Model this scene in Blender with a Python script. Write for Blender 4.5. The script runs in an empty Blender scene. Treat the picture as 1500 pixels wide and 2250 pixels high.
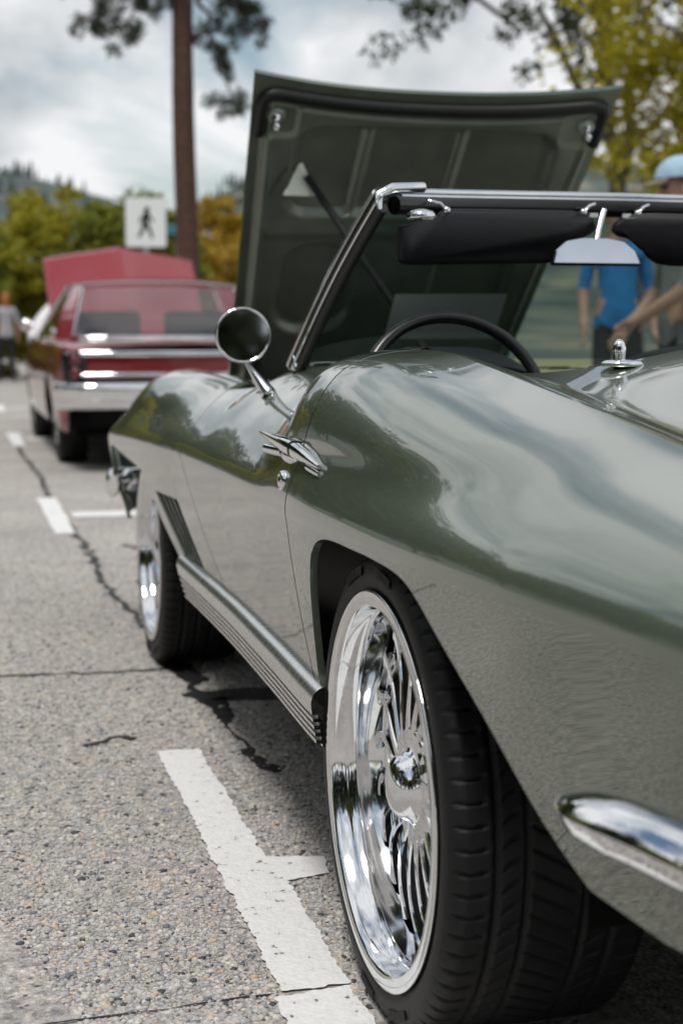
import bpy, bmesh, math, random
import numpy as np
from mathutils import Vector, Matrix, Euler

R = math.radians
rng = np.random.default_rng(7)
random.seed(7)
scene = bpy.context.scene
col = scene.collection

# ------------------------------------------------------------------ camera
cam_d = bpy.data.cameras.new('camera')
cam = bpy.data.objects.new('camera', cam_d)
col.objects.link(cam)
cam.location = (-1.4335, -2.0433, 0.9743)
_th, _ph = 0.25477, 0.11635
cam.rotation_euler = (math.pi / 2 - _ph, 0, -_th)
cam_d.sensor_fit = 'VERTICAL'
cam_d.sensor_height = 36.0
cam_d.sensor_width = 24.0
cam_d.lens = 3394 / 2250 * 36.0
cam_d.clip_start = 0.05
cam_d.clip_end = 6000
cam_d.dof.use_dof = True
cam_d.dof.focus_distance = 2.45
cam_d.dof.aperture_fstop = 3.9
scene.camera = cam

# ------------------------------------------------------------------ sky and sun
SUN_EL, SUN_AZ = 66.0, 214.0          # azimuth clockwise from +Y (compass style)
world = bpy.data.worlds.new('World')
scene.world = world
world.use_nodes = True
wt = world.node_tree
wt.nodes.clear()
def wn(t, **k):
    n = wt.nodes.new(t)
    for a, b in k.items():
        setattr(n, a, b)
    return n
def wl(a, b): wt.links.new(a, b)
w_out = wn('ShaderNodeOutputWorld')
w_bg = wn('ShaderNodeBackground')
sky = wn('ShaderNodeTexSky', sky_type='NISHITA', sun_disc=False)
sky.sun_elevation = R(SUN_EL)
sky.sun_rotation = R(SUN_AZ)
sky.dust_density = 1.5
tc = wn('ShaderNodeTexCoord')
sep = wn('ShaderNodeSeparateXYZ')
wl(tc.outputs['Generated'], sep.inputs[0])
zc_ = wn('ShaderNodeMath', operation='MAXIMUM'); zc_.inputs[1].default_value = 0.0
wl(sep.outputs['Z'], zc_.inputs[0])
za = wn('ShaderNodeMath', operation='ADD'); za.inputs[1].default_value = 0.5
wl(zc_.outputs[0], za.inputs[0])
dx = wn('ShaderNodeMath', operation='DIVIDE'); dy = wn('ShaderNodeMath', operation='DIVIDE')
wl(sep.outputs['X'], dx.inputs[0]); wl(za.outputs[0], dx.inputs[1])
wl(sep.outputs['Y'], dy.inputs[0]); wl(za.outputs[0], dy.inputs[1])
cmb = wn('ShaderNodeCombineXYZ')
wl(dx.outputs[0], cmb.inputs[0]); wl(dy.outputs[0], cmb.inputs[1])
n1 = wn('ShaderNodeTexNoise'); n1.inputs['Scale'].default_value = 2.3
n1.inputs['Detail'].default_value = 7; n1.inputs['Roughness'].default_value = 0.52
n1.inputs['Distortion'].default_value = 0.35
wl(cmb.outputs[0], n1.inputs['Vector'])
cov = wn('ShaderNodeValToRGB')
cov.color_ramp.elements[0].position = 0.37; cov.color_ramp.elements[0].color = (0, 0, 0, 1)
cov.color_ramp.elements[1].position = 0.49; cov.color_ramp.elements[1].color = (1, 1, 1, 1)
wl(n1.outputs['Fac'], cov.inputs[0])
n2 = wn('ShaderNodeTexNoise'); n2.inputs['Scale'].default_value = 3.6
n2.inputs['Detail'].default_value = 9; n2.inputs['Roughness'].default_value = 0.55
n2.inputs['Distortion'].default_value = 0.25
wl(cmb.outputs[0], n2.inputs['Vector'])
ccol = wn('ShaderNodeValToRGB')
ccol.color_ramp.elements[0].position = 0.36; ccol.color_ramp.elements[0].color = (0.43, 0.475, 0.51, 1)
ccol.color_ramp.elements[1].position = 0.56; ccol.color_ramp.elements[1].color = (0.86, 0.87, 0.88, 1)
wl(n2.outputs['Fac'], ccol.inputs[0])
skm = wn('ShaderNodeMix', data_type='RGBA', blend_type='MULTIPLY')
skm.inputs['Factor'].default_value = 1.0
skm.inputs[7].default_value = (0.95, 1.0, 0.9, 1)
wl(sky.outputs[0], skm.inputs[6])
ccs = wn('ShaderNodeMix', data_type='RGBA', blend_type='MULTIPLY')   # clouds are given in picture units
ccs.inputs['Factor'].default_value = 1.0
ccs.inputs[7].default_value = (10.0, 10.0, 10.0, 1)
wl(ccol.outputs[0], ccs.inputs[6])
mx = wn('ShaderNodeMix', data_type='RGBA')
wl(cov.outputs[0], mx.inputs['Factor'])
wl(skm.outputs[2], mx.inputs[6]); wl(ccs.outputs[2], mx.inputs[7])
wl(mx.outputs[2], w_bg.inputs['Color'])
w_bg.inputs['Strength'].default_value = 0.095
wl(w_bg.outputs[0], w_out.inputs['Surface'])

sun_d = bpy.data.lights.new('sun', 'SUN')
sun_d.energy = 2.3
sun_d.angle = R(14)
sun_d.color = (1.0, 0.96, 0.9)
sun = bpy.data.objects.new('sun', sun_d)
col.objects.link(sun)
_sd = Vector((math.sin(R(SUN_AZ)) * math.cos(R(SUN_EL)), math.cos(R(SUN_AZ)) * math.cos(R(SUN_EL)), math.sin(R(SUN_EL))))
sun.rotation_euler = _sd.to_track_quat('Z', 'Y').to_euler()
sun.location = _sd * 50

vs = scene.view_settings
vs.view_transform = 'Standard'
vs.look = 'None'
vs.exposure = 0.17
vs.gamma = 1.0
vs.use_curve_mapping = False

# ------------------------------------------------------------------ helpers
def prop(o, label=None, cat=None, group=None, kind=None):
    if label: o['label'] = label
    if cat: o['category'] = cat
    if group: o['group'] = group
    if kind: o['kind'] = kind
    return o

def empty(name, loc=(0, 0, 0), rz=0.0):
    o = bpy.data.objects.new(name, None)
    o.empty_display_size = 0.1
    col.objects.link(o)
    o.location = loc
    o.rotation_euler = (0, 0, rz)
    return o

def link(name, me, mats, parent=None):
    o = bpy.data.objects.new(name, me)
    col.objects.link(o)
    if not isinstance(mats, (list, tuple)): mats = [mats]
    if not len(me.materials):
        for m in mats: me.materials.append(m)
    if parent is not None: o.parent = parent
    return o

def mesh_np(name, V, F, smooth=True, normals=None):
    """V (n,3); F (k,4) or (k,3) int array."""
    V = np.asarray(V, dtype=np.float32); F = np.asarray(F, dtype=np.int32)
    me = bpy.data.meshes.new(name)
    k = F.shape[1]
    me.vertices.add(len(V)); me.vertices.foreach_set('co', V.ravel())
    me.loops.add(F.size); me.loops.foreach_set('vertex_index', F.ravel())
    me.polygons.add(len(F))
    me.polygons.foreach_set('loop_start', np.arange(0, F.size, k, dtype=np.int32))
    me.polygons.foreach_set('use_smooth', np.full(len(F), smooth, dtype=bool))
    me.update(calc_edges=True)
    me.validate()
    if normals is not None:
        me.normals_split_custom_set_from_vertices(np.asarray(normals, dtype=np.float32).tolist())
    return me

class Multi:
    """collects grids / shapes into one mesh."""
    def __init__(s): s.V = []; s.F = []; s.N = []; s.n = 0
    def add(s, V, F, N=None):
        V = np.asarray(V, float).reshape(-1, 3)
        F = np.asarray(F, int)
        if F.shape[1] == 3: F = np.concatenate([F, F[:, 2:3]], 1)
        s.V.append(V); s.F.append(F + s.n)
        s.N.append(np.zeros_like(V) if N is None else np.asarray(N, float).reshape(-1, 3))
        s.n += len(V)
    def grid(s, P, wrap_u=False, wrap_v=False, flip=False, outward=None):
        V, F, N = grid_arrays(P, wrap_u, wrap_v, flip)
        s.add(V, F, N)
    def build(s, name, mats, parent=None, smooth=True, use_normals=False):
        V = np.concatenate(s.V); F = np.concatenate(s.F); N = np.concatenate(s.N)
        bm_tris = F[:, 2] == F[:, 3]
        me = bpy.data.meshes.new(name)
        faces = [tuple(f[:3]) if t else tuple(f) for f, t in zip(F.tolist(), bm_tris)]
        me.from_pydata(V.tolist(), [], faces)
        me.polygons.foreach_set('use_smooth', np.full(len(faces), smooth, dtype=bool))
        if use_normals:
            me.normals_split_custom_set_from_vertices(N.tolist())
        me.update()
        return link(name, me, mats, parent)

def grid_arrays(P, wrap_u=False, wrap_v=False, flip=False):
    P = np.asarray(P, float)
    n, m = P.shape[:2]
    idx = np.arange(n * m).reshape(n, m)
    iu = np.arange(n if wrap_u else n - 1); iv = np.arange(m if wrap_v else m - 1)
    A = idx[np.ix_(iu, iv)]; B = idx[np.ix_((iu + 1) % n, iv)]
    C = idx[np.ix_((iu + 1) % n, (iv + 1) % m)]; D = idx[np.ix_(iu, (iv + 1) % m)]
    F = np.stack([A, B, C, D], -1).reshape(-1, 4)
    du = (np.roll(P, -1, 0) - np.roll(P, 1, 0)) if wrap_u else np.gradient(P, axis=0)
    dv = (np.roll(P, -1, 1) - np.roll(P, 1, 1)) if wrap_v else np.gradient(P, axis=1)
    N = np.cross(du, dv)
    L = np.linalg.norm(N, axis=-1, keepdims=True); N = N / np.maximum(L, 1e-12)
    if flip:
        F = F[:, ::-1]; N = -N
    return P.reshape(-1, 3), F, N.reshape(-1, 3)

def grid_obj(name, P, mats, parent=None, **k):
    V, F, N = grid_arrays(P, **k)
    return link(name, mesh_np(name, V, F, True, None), mats, parent)

def box_bm(bm, c, s, rot=None):
    m = Matrix.Translation(c)
    if rot is not None: m = m @ Euler(rot).to_matrix().to_4x4()
    m = m @ Matrix.Diagonal((s[0], s[1], s[2], 1))
    return bmesh.ops.create_cube(bm, size=1.0, matrix=m)['verts']

def bm_obj(name, bm, mats, parent=None, smooth=False, bevel=0, seg=2):
    if bevel:
        bmesh.ops.bevel(bm, geom=[e for e in bm.edges] , offset=bevel, segments=seg, affect='EDGES', profile=0.5)
    me = bpy.data.meshes.new(name)
    bmesh.ops.recalc_face_normals(bm, faces=bm.faces)
    bm.to_mesh(me); bm.free()
    for p in me.polygons: p.use_smooth = smooth
    return link(name, me, mats, parent)

def box(name, c, s, mats, parent=None, rot=None, bevel=0.0, seg=2, smooth=True):
    bm = bmesh.new()
    box_bm(bm, c, s, rot)
    return bm_obj(name, bm, mats, parent, smooth and bevel > 0, bevel, seg)

def tube_grid(pts, rad, n=12, closed=False, squash=None, up=(0, 0, 1)):
    """grid of a swept tube; pts (k,3), rad scalar or (k,) ; squash=(a,b) profile scale (along side, along up)."""
    pts = np.asarray(pts, float); k = len(pts)
    rad = np.broadcast_to(np.asarray(rad, float), (k,))
    if closed: T = np.roll(pts, -1, 0) - np.roll(pts, 1, 0)
    else: T = np.gradient(pts, axis=0)
    T /= np.linalg.norm(T, axis=1, keepdims=True) + 1e-12
    up = np.asarray(up, float)
    if np.abs(T @ (up / np.linalg.norm(up))).mean() > .75: up = np.array([0.12, 1.0, 0.05])
    S = np.cross(T, up)
    S /= np.linalg.norm(S, axis=1, keepdims=True)
    U = np.cross(S, T)
    a = np.linspace(0, 2 * np.pi, n, endpoint=False)
    sa, sb = squash or (1, 1)
    return pts[:, None] + rad[:, None, None] * (S[:, None] * (np.cos(a) * sa)[None, :, None] + U[:, None] * (np.sin(a) * sb)[None, :, None])

def tube(name, pts, rad, mats, parent=None, n=12, closed=False, squash=None, up=(0, 0, 1)):
    G = tube_grid(pts, rad, n, closed, squash, up)
    M = Multi()
    M.grid(G, wrap_u=closed, wrap_v=True, flip=True)
    if not closed:
        for e, fl in ((0, False), (len(G) - 1, True)):
            c = G[e].mean(0)
            V = np.vstack([G[e], c]); nn = len(G[e])
            F = [[i, (i + 1) % nn, nn] for i in range(nn)]
            F = np.array(F)
            if fl: F = F[:, ::-1]
            M.add(V, F)
    return M.build(name, mats, parent)

def lathe_grid(prof, n=96, axis='x', origin=(0, 0, 0)):
    """prof list of (a, r): a along +axis."""
    prof = np.asarray(prof, float)
    t = np.linspace(0, 2 * np.pi, n, endpoint=False)
    a = np.broadcast_to(prof[:, 0][None], (n, len(prof))); r = prof[:, 1][None]
    c = np.cos(t)[:, None] * r; s = np.sin(t)[:, None] * r
    if axis == 'x': P = np.stack([a, c, s], -1)
    elif axis == 'y': P = np.stack([s, a, c], -1)
    else: P = np.stack([c, s, a], -1)
    return P + np.asarray(origin)

def lathe(name, prof, mats, parent=None, n=96, axis='x', origin=(0, 0, 0), flip=False):
    M = Multi(); M.grid(lathe_grid(prof, n, axis, origin), wrap_u=True, flip=flip)
    return M.build(name, mats, parent)

def prism(name, pts2, plane, depth, mats, parent=None, bevel=0.0, seg=3, smooth=True):
    """closed polygon extruded: plane = (origin, ex, ey), depth along ex x ey."""
    o, ex, ey = [Vector(v) for v in plane]
    nz = ex.cross(ey).normalized()
    bm = bmesh.new()
    a = [bm.verts.new(o + ex * p[0] + ey * p[1]) for p in pts2]
    b = [bm.verts.new(o + ex * p[0] + ey * p[1] + nz * depth) for p in pts2]
    bm.faces.new(a[::-1]); bm.faces.new(b)
    n = len(a)
    for i in range(n): bm.faces.new((a[i], a[(i + 1) % n], b[(i + 1) % n], b[i]))
    return bm_obj(name, bm, mats, parent, smooth and bevel > 0, bevel, seg)

def pchip(xk, yk, x):
    xk = np.asarray(xk, float); yk = np.asarray(yk, float)
    h = np.diff(xk); d = np.diff(yk) / h
    m = np.zeros_like(yk)
    for i in range(1, len(xk) - 1):
        if d[i - 1] * d[i] > 0:
            w1 = 2 * h[i] + h[i - 1]; w2 = h[i] + 2 * h[i - 1]
            m[i] = (w1 + w2) / (w1 / d[i - 1] + w2 / d[i])
    m[0] = d[0]; m[-1] = d[-1]
    x = np.asarray(x, float)
    i = np.clip(np.searchsorted(xk, x) - 1, 0, len(h) - 1)
    t = (x - xk[i]) / h[i]
    return ((2 * t ** 3 - 3 * t ** 2 + 1) * yk[i] + (t ** 3 - 2 * t ** 2 + t) * h[i] * m[i]
            + (-2 * t ** 3 + 3 * t ** 2) * yk[i + 1] + (t ** 3 - t ** 2) * h[i] * m[i + 1])

class Curve1:
    """smooth function of one variable through knots (pchip, then gaussian-smoothed)."""
    def __init__(s, knots, sigma=0.05):
        k = sorted(knots.items())
        xs = [a for a, _ in k]; ys = [b for _, b in k]
        s.x = np.linspace(xs[0], xs[-1], 1200)
        v = pchip(xs, ys, s.x)
        dxx = s.x[1] - s.x[0]; w = int(4 * sigma / dxx)
        if w > 1:
            g = np.exp(-0.5 * (np.arange(-w, w + 1) * dxx / sigma) ** 2); g /= g.sum()
            pad = np.concatenate([2 * v[0] - v[1:w + 1][::-1], v, 2 * v[-1] - v[-w - 1:-1][::-1]])
            v = np.convolve(pad, g, 'valid')
        s.v = v
    def __call__(s, x):
        h = s.x[1] - s.x[0]; q = np.clip((np.asarray(x, float) - s.x[0]) / h, 0, len(s.x) - 1.000001)
        i = q.astype(int); t = q - i; n = len(s.x)
        p0 = s.v[np.maximum(i - 1, 0)]; p1 = s.v[i]; p2 = s.v[np.minimum(i + 1, n - 1)]; p3 = s.v[np.minimum(i + 2, n - 1)]
        return ((-p0 + 3 * p1 - 3 * p2 + p3) * t ** 3 + (2 * p0 - 5 * p1 + 4 * p2 - p3) * t ** 2 + (p2 - p0) * t + 2 * p1) / 2

def sstep(a, b, x):
    t = np.clip((np.asarray(x, float) - a) / (b - a), 0, 1)
    return t * t * (3 - 2 * t)

# ------------------------------------------------------------------ materials
def new_mat(name):
    m = bpy.data.materials.new(name); m.use_nodes = True
    nt = m.node_tree
    return m, nt, nt.nodes['Principled BSDF']
def setp(b, **k):
    names = {'base': 'Base Color', 'metal': 'Metallic', 'rough': 'Roughness', 'coat': 'Coat Weight', 'coat_rough': 'Coat Roughness',
             'coat_ior': 'Coat IOR', 'ior': 'IOR', 'spec': 'Specular IOR Level', 'trans': 'Transmission Weight', 'sheen': 'Sheen Weight', 'alpha': 'Alpha'}
    for a, v in k.items():
        if a == 'base' and len(v) == 3: v = (*v, 1)
        b.inputs[names[a]].default_value = v
def simple(name, base, rough=0.5, metal=0.0, var=0.0, scale=20, bump=0.0, bscale=200, **k):
    m, nt, b = new_mat(name)
    setp(b, base=base, rough=rough, metal=metal, **k)
    if var or bump:
        t = nt.nodes.new('ShaderNodeTexCoord')
    if var:
        n = nt.nodes.new('ShaderNodeTexNoise'); n.inputs['Scale'].default_value = scale; n.inputs['Detail'].default_value = 5
        nt.links.new(t.outputs['Object'], n.inputs['Vector'])
        r = nt.nodes.new('ShaderNodeValToRGB')
        c = np.array(base[:3])
        r.color_ramp.elements[0].position = 0.3; r.color_ramp.elements[0].color = (*np.clip(c * (1 - var), 0, 1), 1)
        r.color_ramp.elements[1].position = 0.7; r.color_ramp.elements[1].color = (*np.clip(c * (1 + var), 0, 1), 1)
        nt.links.new(n.outputs['Fac'], r.inputs[0]); nt.links.new(r.outputs[0], b.inputs['Base Color'])
        rr = nt.nodes.new('ShaderNodeMapRange')
        rr.inputs['To Min'].default_value = max(0.02, rough * 0.85); rr.inputs['To Max'].default_value = min(1, rough * 1.15)
        nt.links.new(n.outputs['Fac'], rr.inputs['Value']); nt.links.new(rr.outputs[0], b.inputs['Roughness'])
    if bump:
        n2 = nt.nodes.new('ShaderNodeTexNoise'); n2.inputs['Scale'].default_value = bscale; n2.inputs['Detail'].default_value = 4
        nt.links.new(t.outputs['Object'], n2.inputs['Vector'])
        bp = nt.nodes.new('ShaderNodeBump'); bp.inputs['Strength'].default_value = bump; bp.inputs['Distance'].default_value = 0.002
        nt.links.new(n2.outputs['Fac'], bp.inputs['Height']); nt.links.new(bp.outputs[0], b.inputs['Normal'])
    return m

def paint(name, base, metal=0.95, rough=0.07, coat_ior=1.7, flake=0.06):
    m, nt, b = new_mat(name)
    setp(b, base=base, metal=metal, rough=rough, coat=1.0, coat_rough=0.012, coat_ior=coat_ior)
    t = nt.nodes.new('ShaderNodeTexCoord')
    v = nt.nodes.new('ShaderNodeTexVoronoi'); v.inputs['Scale'].default_value = 1600
    nt.links.new(t.outputs['Object'], v.inputs['Vector'])
    hs = nt.nodes.new('ShaderNodeMixRGB'); hs.blend_type = 'MIX'; hs.inputs[0].default_value = flake
    hs.inputs[1].default_value = (*base, 1)
    nt.links.new(v.outputs['Color'], hs.inputs[2]); nt.links.new(hs.outputs[0], b.inputs['Base Color'])
    # faint dust veil in the clear coat
    d = nt.nodes.new('ShaderNodeTexNoise'); d.inputs['Scale'].default_value = 9; d.inputs['Detail'].default_value = 6
    nt.links.new(t.outputs['Object'], d.inputs['Vector'])
    mr = nt.nodes.new('ShaderNodeMapRange'); mr.inputs['To Min'].default_value = 0.0; mr.inputs['To Max'].default_value = 0.03
    nt.links.new(d.outputs['Fac'], mr.inputs['Value']); nt.links.new(mr.outputs[0], b.inputs['Coat Roughness'])
    return m

M = {}
M['green'] = paint('sage green metallic paint', (0.098, 0.130, 0.092), metal=.4, rough=.24, coat_ior=1.8)
M['red'] = paint('dark red paint', (0.26, 0.006, 0.014), metal=0.3, rough=0.3, coat_ior=1.6, flake=0.0)
M['chrome'] = simple('chrome', (0.82, 0.83, 0.85), 0.035, 1.0)
M['alloy'] = simple('polished alloy', (0.80, 0.81, 0.83), 0.07, 1.0, var=0.06, scale=60)
M['alum'] = simple('brushed aluminium', (0.76, 0.76, 0.76), 0.28, 1.0, var=0.08, scale=80)
M['rubber'] = simple('tyre rubber', (0.007, 0.007, 0.008), 0.55, spec=.3, var=0.25, scale=30, bump=0.25, bscale=500)
M['seal'] = simple('black rubber seal', (0.008, 0.008, 0.009), 0.45, var=0.2, scale=40)
M['black'] = simple('black enamel', (0.006, 0.006, 0.007), 0.25, var=0.2, scale=30)
M['under'] = simple('underbody black', (0.004, 0.004, 0.004), 0.9, spec=.1, var=0.3, scale=8)
M['vinyl'] = simple('black vinyl', (0.008, 0.008, 0.012), 0.42, var=0.15, scale=60, bump=0.35, bscale=900)
M['hoodin'] = simple('green under-hood paint', (0.17, 0.195, 0.155), 0.30, metal=0.3, var=0.12, scale=12, coat=0.5, coat_rough=0.15)
M['tin'] = simple('pale zinc', (0.45, 0.5, 0.45), 0.4, 0.6, var=0.1)
M['iron'] = simple('dark cast iron', (0.02, 0.02, 0.022), 0.6, 0.6, var=0.3)
M['white_lens'] = simple('milky white plastic', (0.75, 0.77, 0.78), 0.15)
M['lens_red'] = simple('tail lamp red plastic', (0.10, 0.004, 0.006), 0.12, coat=1.0, coat_rough=0.03)

def glass_mat(name, tint, refl=1.5):
    m = bpy.data.materials.new(name); m.use_nodes = True
    nt = m.node_tree; nt.nodes.clear()
    o = nt.nodes.new('ShaderNodeOutputMaterial'); mixn = nt.nodes.new('ShaderNodeMixShader')
    tr = nt.nodes.new('ShaderNodeBsdfTransparent'); tr.inputs[0].default_value = (*tint, 1)
    gl = nt.nodes.new('ShaderNodeBsdfGlossy'); gl.inputs['Roughness'].default_value = 0.01
    fr = nt.nodes.new('ShaderNodeFresnel'); fr.inputs[0].default_value = refl
    nt.links.new(fr.outputs[0], mixn.inputs[0]); nt.links.new(tr.outputs[0], mixn.inputs[1]); nt.links.new(gl.outputs[0], mixn.inputs[2])
    nt.links.new(mixn.outputs[0], o.inputs[0])
    return m
M['glass'] = glass_mat('windscreen glass', (0.46, 0.545, 0.515))
M['glass2'] = glass_mat('tinted car window', (0.84, 0.86, 0.88), 2.2)

# ================================================================== GROUND
def asphalt_mat():
    m, nt, b = new_mat('exposed aggregate asphalt')
    N = nt.nodes; Lk = nt.links
    t = N.new('ShaderNodeTexCoord')
    v = N.new('ShaderNodeTexVoronoi'); v.inputs['Scale'].default_value = 105; v.inputs['Randomness'].default_value = 1.0
    Lk.new(t.outputs['Object'], v.inputs['Vector'])
    sx = N.new('ShaderNodeSeparateColor'); Lk.new(v.outputs['Color'], sx.inputs[0])
    r = N.new('ShaderNodeValToRGB'); cr = r.color_ramp
    cr.interpolation = 'CONSTANT'
    cols = [(0.0, (0.46, 0.44, 0.42)), (0.22, (0.38, 0.37, 0.36)), (0.42, (0.55, 0.52, 0.48)), (0.58, (0.31, 0.305, 0.305)),
            (0.72, (0.56, 0.46, 0.37)), (0.80, (0.43, 0.44, 0.45)), (0.90, (0.10, 0.105, 0.11)), (0.955, (0.60, 0.56, 0.52))]
    cr.elements[0].position = 0; cr.elements[0].color = (*cols[0][1], 1)
    cr.elements[1].position = cols[1][0]; cr.elements[1].color = (*cols[1][1], 1)
    for p, c in cols[2:]:
        e = cr.elements.new(p); e.color = (*c, 1)
    Lk.new(sx.outputs[0], r.inputs[0])
    # fine binder between stones
    n = N.new('ShaderNodeTexNoise'); n.inputs['Scale'].default_value = 420; n.inputs['Detail'].default_value = 3
    Lk.new(t.outputs['Object'], n.inputs['Vector'])
    nb = N.new('ShaderNodeValToRGB')
    nb.color_ramp.elements[0].position = 0.35; nb.color_ramp.elements[0].color = (0.20, 0.195, 0.19, 1)
    nb.color_ramp.elements[1].position = 0.62; nb.color_ramp.elements[1].color = (0.52, 0.50, 0.48, 1)
    Lk.new(n.outputs['Fac'], nb.inputs[0])
    ed = N.new('ShaderNodeMapRange'); ed.inputs['From Min'].default_value = 0.30; ed.inputs['From Max'].default_value = 0.60
    Lk.new(v.outputs['Distance'], ed.inputs['Value'])
    mx1 = N.new('ShaderNodeMixRGB'); Lk.new(ed.outputs[0], mx1.inputs[0]); Lk.new(r.outputs[0], mx1.inputs[1]); Lk.new(nb.outputs[0], mx1.inputs[2])
    # large stains
    g = N.new('ShaderNodeTexNoise'); g.inputs['Scale'].default_value = 1.3; g.inputs['Detail'].default_value = 6; g.inputs['Roughness'].default_value = 0.6
    Lk.new(t.outputs['Object'], g.inputs['Vector'])
    gr = N.new('ShaderNodeValToRGB')
    gr.color_ramp.elements[0].position = 0.3; gr.color_ramp.elements[0].color = (0.78, 0.77, 0.77, 1)
    gr.color_ramp.elements[1].position = 0.65; gr.color_ramp.elements[1].color = (1.06, 1.04, 1.02, 1)
    Lk.new(g.outputs['Fac'], gr.inputs[0])
    gm = N.new('ShaderNodeTexNoise'); gm.inputs['Scale'].default_value = 38; gm.inputs['Detail'].default_value = 4; gm.inputs['Roughness'].default_value = 0.7
    Lk.new(t.outputs['Object'], gm.inputs['Vector'])
    gmr = N.new('ShaderNodeValToRGB')
    gmr.color_ramp.elements[0].position = 0.36; gmr.color_ramp.elements[0].color = (0.50, 0.50, 0.51, 1)
    gmr.color_ramp.elements[1].position = 0.58; gmr.color_ramp.elements[1].color = (1.22, 1.21, 1.20, 1)
    Lk.new(gm.outputs['Fac'], gmr.inputs[0])
    mxm = N.new('ShaderNodeMixRGB'); mxm.blend_type = 'MULTIPLY'; mxm.inputs[0].default_value = 1
    Lk.new(mx1.outputs[0], mxm.inputs[1]); Lk.new(gmr.outputs[0], mxm.inputs[2])
    mx2 = N.new('ShaderNodeMixRGB'); mx2.blend_type = 'MULTIPLY'; mx2.inputs[0].default_value = 1
    Lk.new(mxm.outputs[0], mx2.inputs[1]); Lk.new(gr.outputs[0], mx2.inputs[2])
    Lk.new(mx2.outputs[0], b.inputs['Base Color'])
    setp(b, rough=0.85)
    inv = N.new('ShaderNodeMath'); inv.operation = 'SUBTRACT'; inv.inputs[0].default_value = 1.0
    Lk.new(v.outputs['Distance'], inv.inputs[1])
    ad = N.new('ShaderNodeMath'); ad.operation = 'MULTIPLY_ADD'; ad.inputs[1].default_value = 0.5
    Lk.new(n.outputs['Fac'], ad.inputs[0]); Lk.new(inv.outputs[0], ad.inputs[2])
    bp = N.new('ShaderNodeBump'); bp.inputs['Strength'].default_value = 0.7; bp.inputs['Distance'].default_value = 0.003
    Lk.new(ad.outputs[0], bp.inputs['Height']); Lk.new(bp.outputs[0], b.inputs['Normal'])
    return m
M['asphalt'] = asphalt_mat()

def flat_poly(name, pts, z, mat, parent=None):
    bm = bmesh.new()
    vs_ = [bm.verts.new((x, y, z)) for x, y in pts]
    f = bm.faces.new(vs_)
    if f.normal.z < 0: f.normal_flip()
    bmesh.ops.triangulate(bm, faces=[f])
    return bm_obj(name, bm, mat, parent)

def ground_sheet(name, x0, x1, y0, y1, z, mat, nx=2, ny=2):
    X, Y = np.meshgrid(np.linspace(x0, x1, nx), np.linspace(y0, y1, ny), indexing='ij')
    return grid_obj(name, np.stack([X, Y, X * 0 + z], -1), mat)

grass = simple('dry grass verge', (0.10, 0.115, 0.035), 0.95, var=0.35, scale=3, bump=1.0, bscale=60)
prop(ground_sheet('ground', -900, 900, -300, 2500, -0.03, grass), kind='structure')
road = ground_sheet('road', -9.0, 2.6, -30, 60, 0.0, M['asphalt'])
prop(road, kind='structure')
pave = simple('concrete pavement', (0.33, 0.32, 0.30), 0.9, var=0.12, scale=4, bump=0.4, bscale=120)
def kerb_strip(name, x0, x1):
    bm = bmesh.new(); box_bm(bm, ((x0 + x1) / 2, 15, 0.04), (x1 - x0, 90, 0.16))
    return prop(bm_obj(name, bm, pave), kind='structure')
kerb_strip('pavement', 2.6, 5.2)
kerb_strip('pavement', -12.5, -9.0)

def irregular(pts, amp, step=0.012, seed=0):
    """polygon edge resampled and jittered"""
    r = np.random.default_rng(seed); out = []
    n = len(pts)
    for i in range(n):
        a = np.array(pts[i]); b = np.array(pts[(i + 1) % n]); L = np.linalg.norm(b - a)
        k = max(1, int(L / step)); nrm = np.array([-(b - a)[1], (b - a)[0]]) / (L + 1e-9)
        w = 0.0
        for j in range(k):
            w = 0.6 * w + r.normal() * amp
            out.append(tuple(a + (b - a) * j / k + nrm * (w if j else 0)))
    return out

def road_paint_mat():
    m, nt, b = new_mat('worn white road paint')
    N = nt.nodes; Lk = nt.links
    t = N.new('ShaderNodeTexCoord')
    n = N.new('ShaderNodeTexNoise'); n.inputs['Scale'].default_value = 45; n.inputs['Detail'].default_value = 6; n.inputs['Roughness'].default_value = 0.65
    Lk.new(t.outputs['Object'], n.inputs['Vector'])
    r = N.new('ShaderNodeValToRGB')
    r.color_ramp.elements[0].position = 0.335; r.color_ramp.elements[0].color = (0.10, 0.10, 0.10, 1)
    r.color_ramp.elements[1].position = 0.372; r.color_ramp.elements[1].color = (0.66, 0.66, 0.66, 1)
    e = r.color_ramp.elements.new(0.65); e.color = (0.74, 0.74, 0.73, 1)
    Lk.new(n.outputs['Fac'], r.inputs[0])
    v = N.new('ShaderNodeTexVoronoi'); v.inputs['Scale'].default_value = 110
    Lk.new(t.outputs['Object'], v.inputs['Vector'])
    Lk.new(r.outputs[0], b.inputs['Base Color'])
    ad = N.new('ShaderNodeMath'); ad.operation = 'SUBTRACT'
    Lk.new(n.outputs['Fac'], ad.inputs[0]); Lk.new(v.outputs['Distance'], ad.inputs[1])
    bp = N.new('ShaderNodeBump'); bp.inputs['Strength'].default_value = 0.45; bp.inputs['Distance'].default_value = 0.003
    Lk.new(ad.outputs[0], bp.inputs['Height']); Lk.new(bp.outputs[0], b.inputs['Normal'])
    setp(b, rough=0.75)
    return m
M['roadpaint'] = road_paint_mat()
tar = simple('black tar patch', (0.012, 0.012, 0.013), 0.6, var=0.4, scale=30, bump=0.6, bscale=90)

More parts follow.
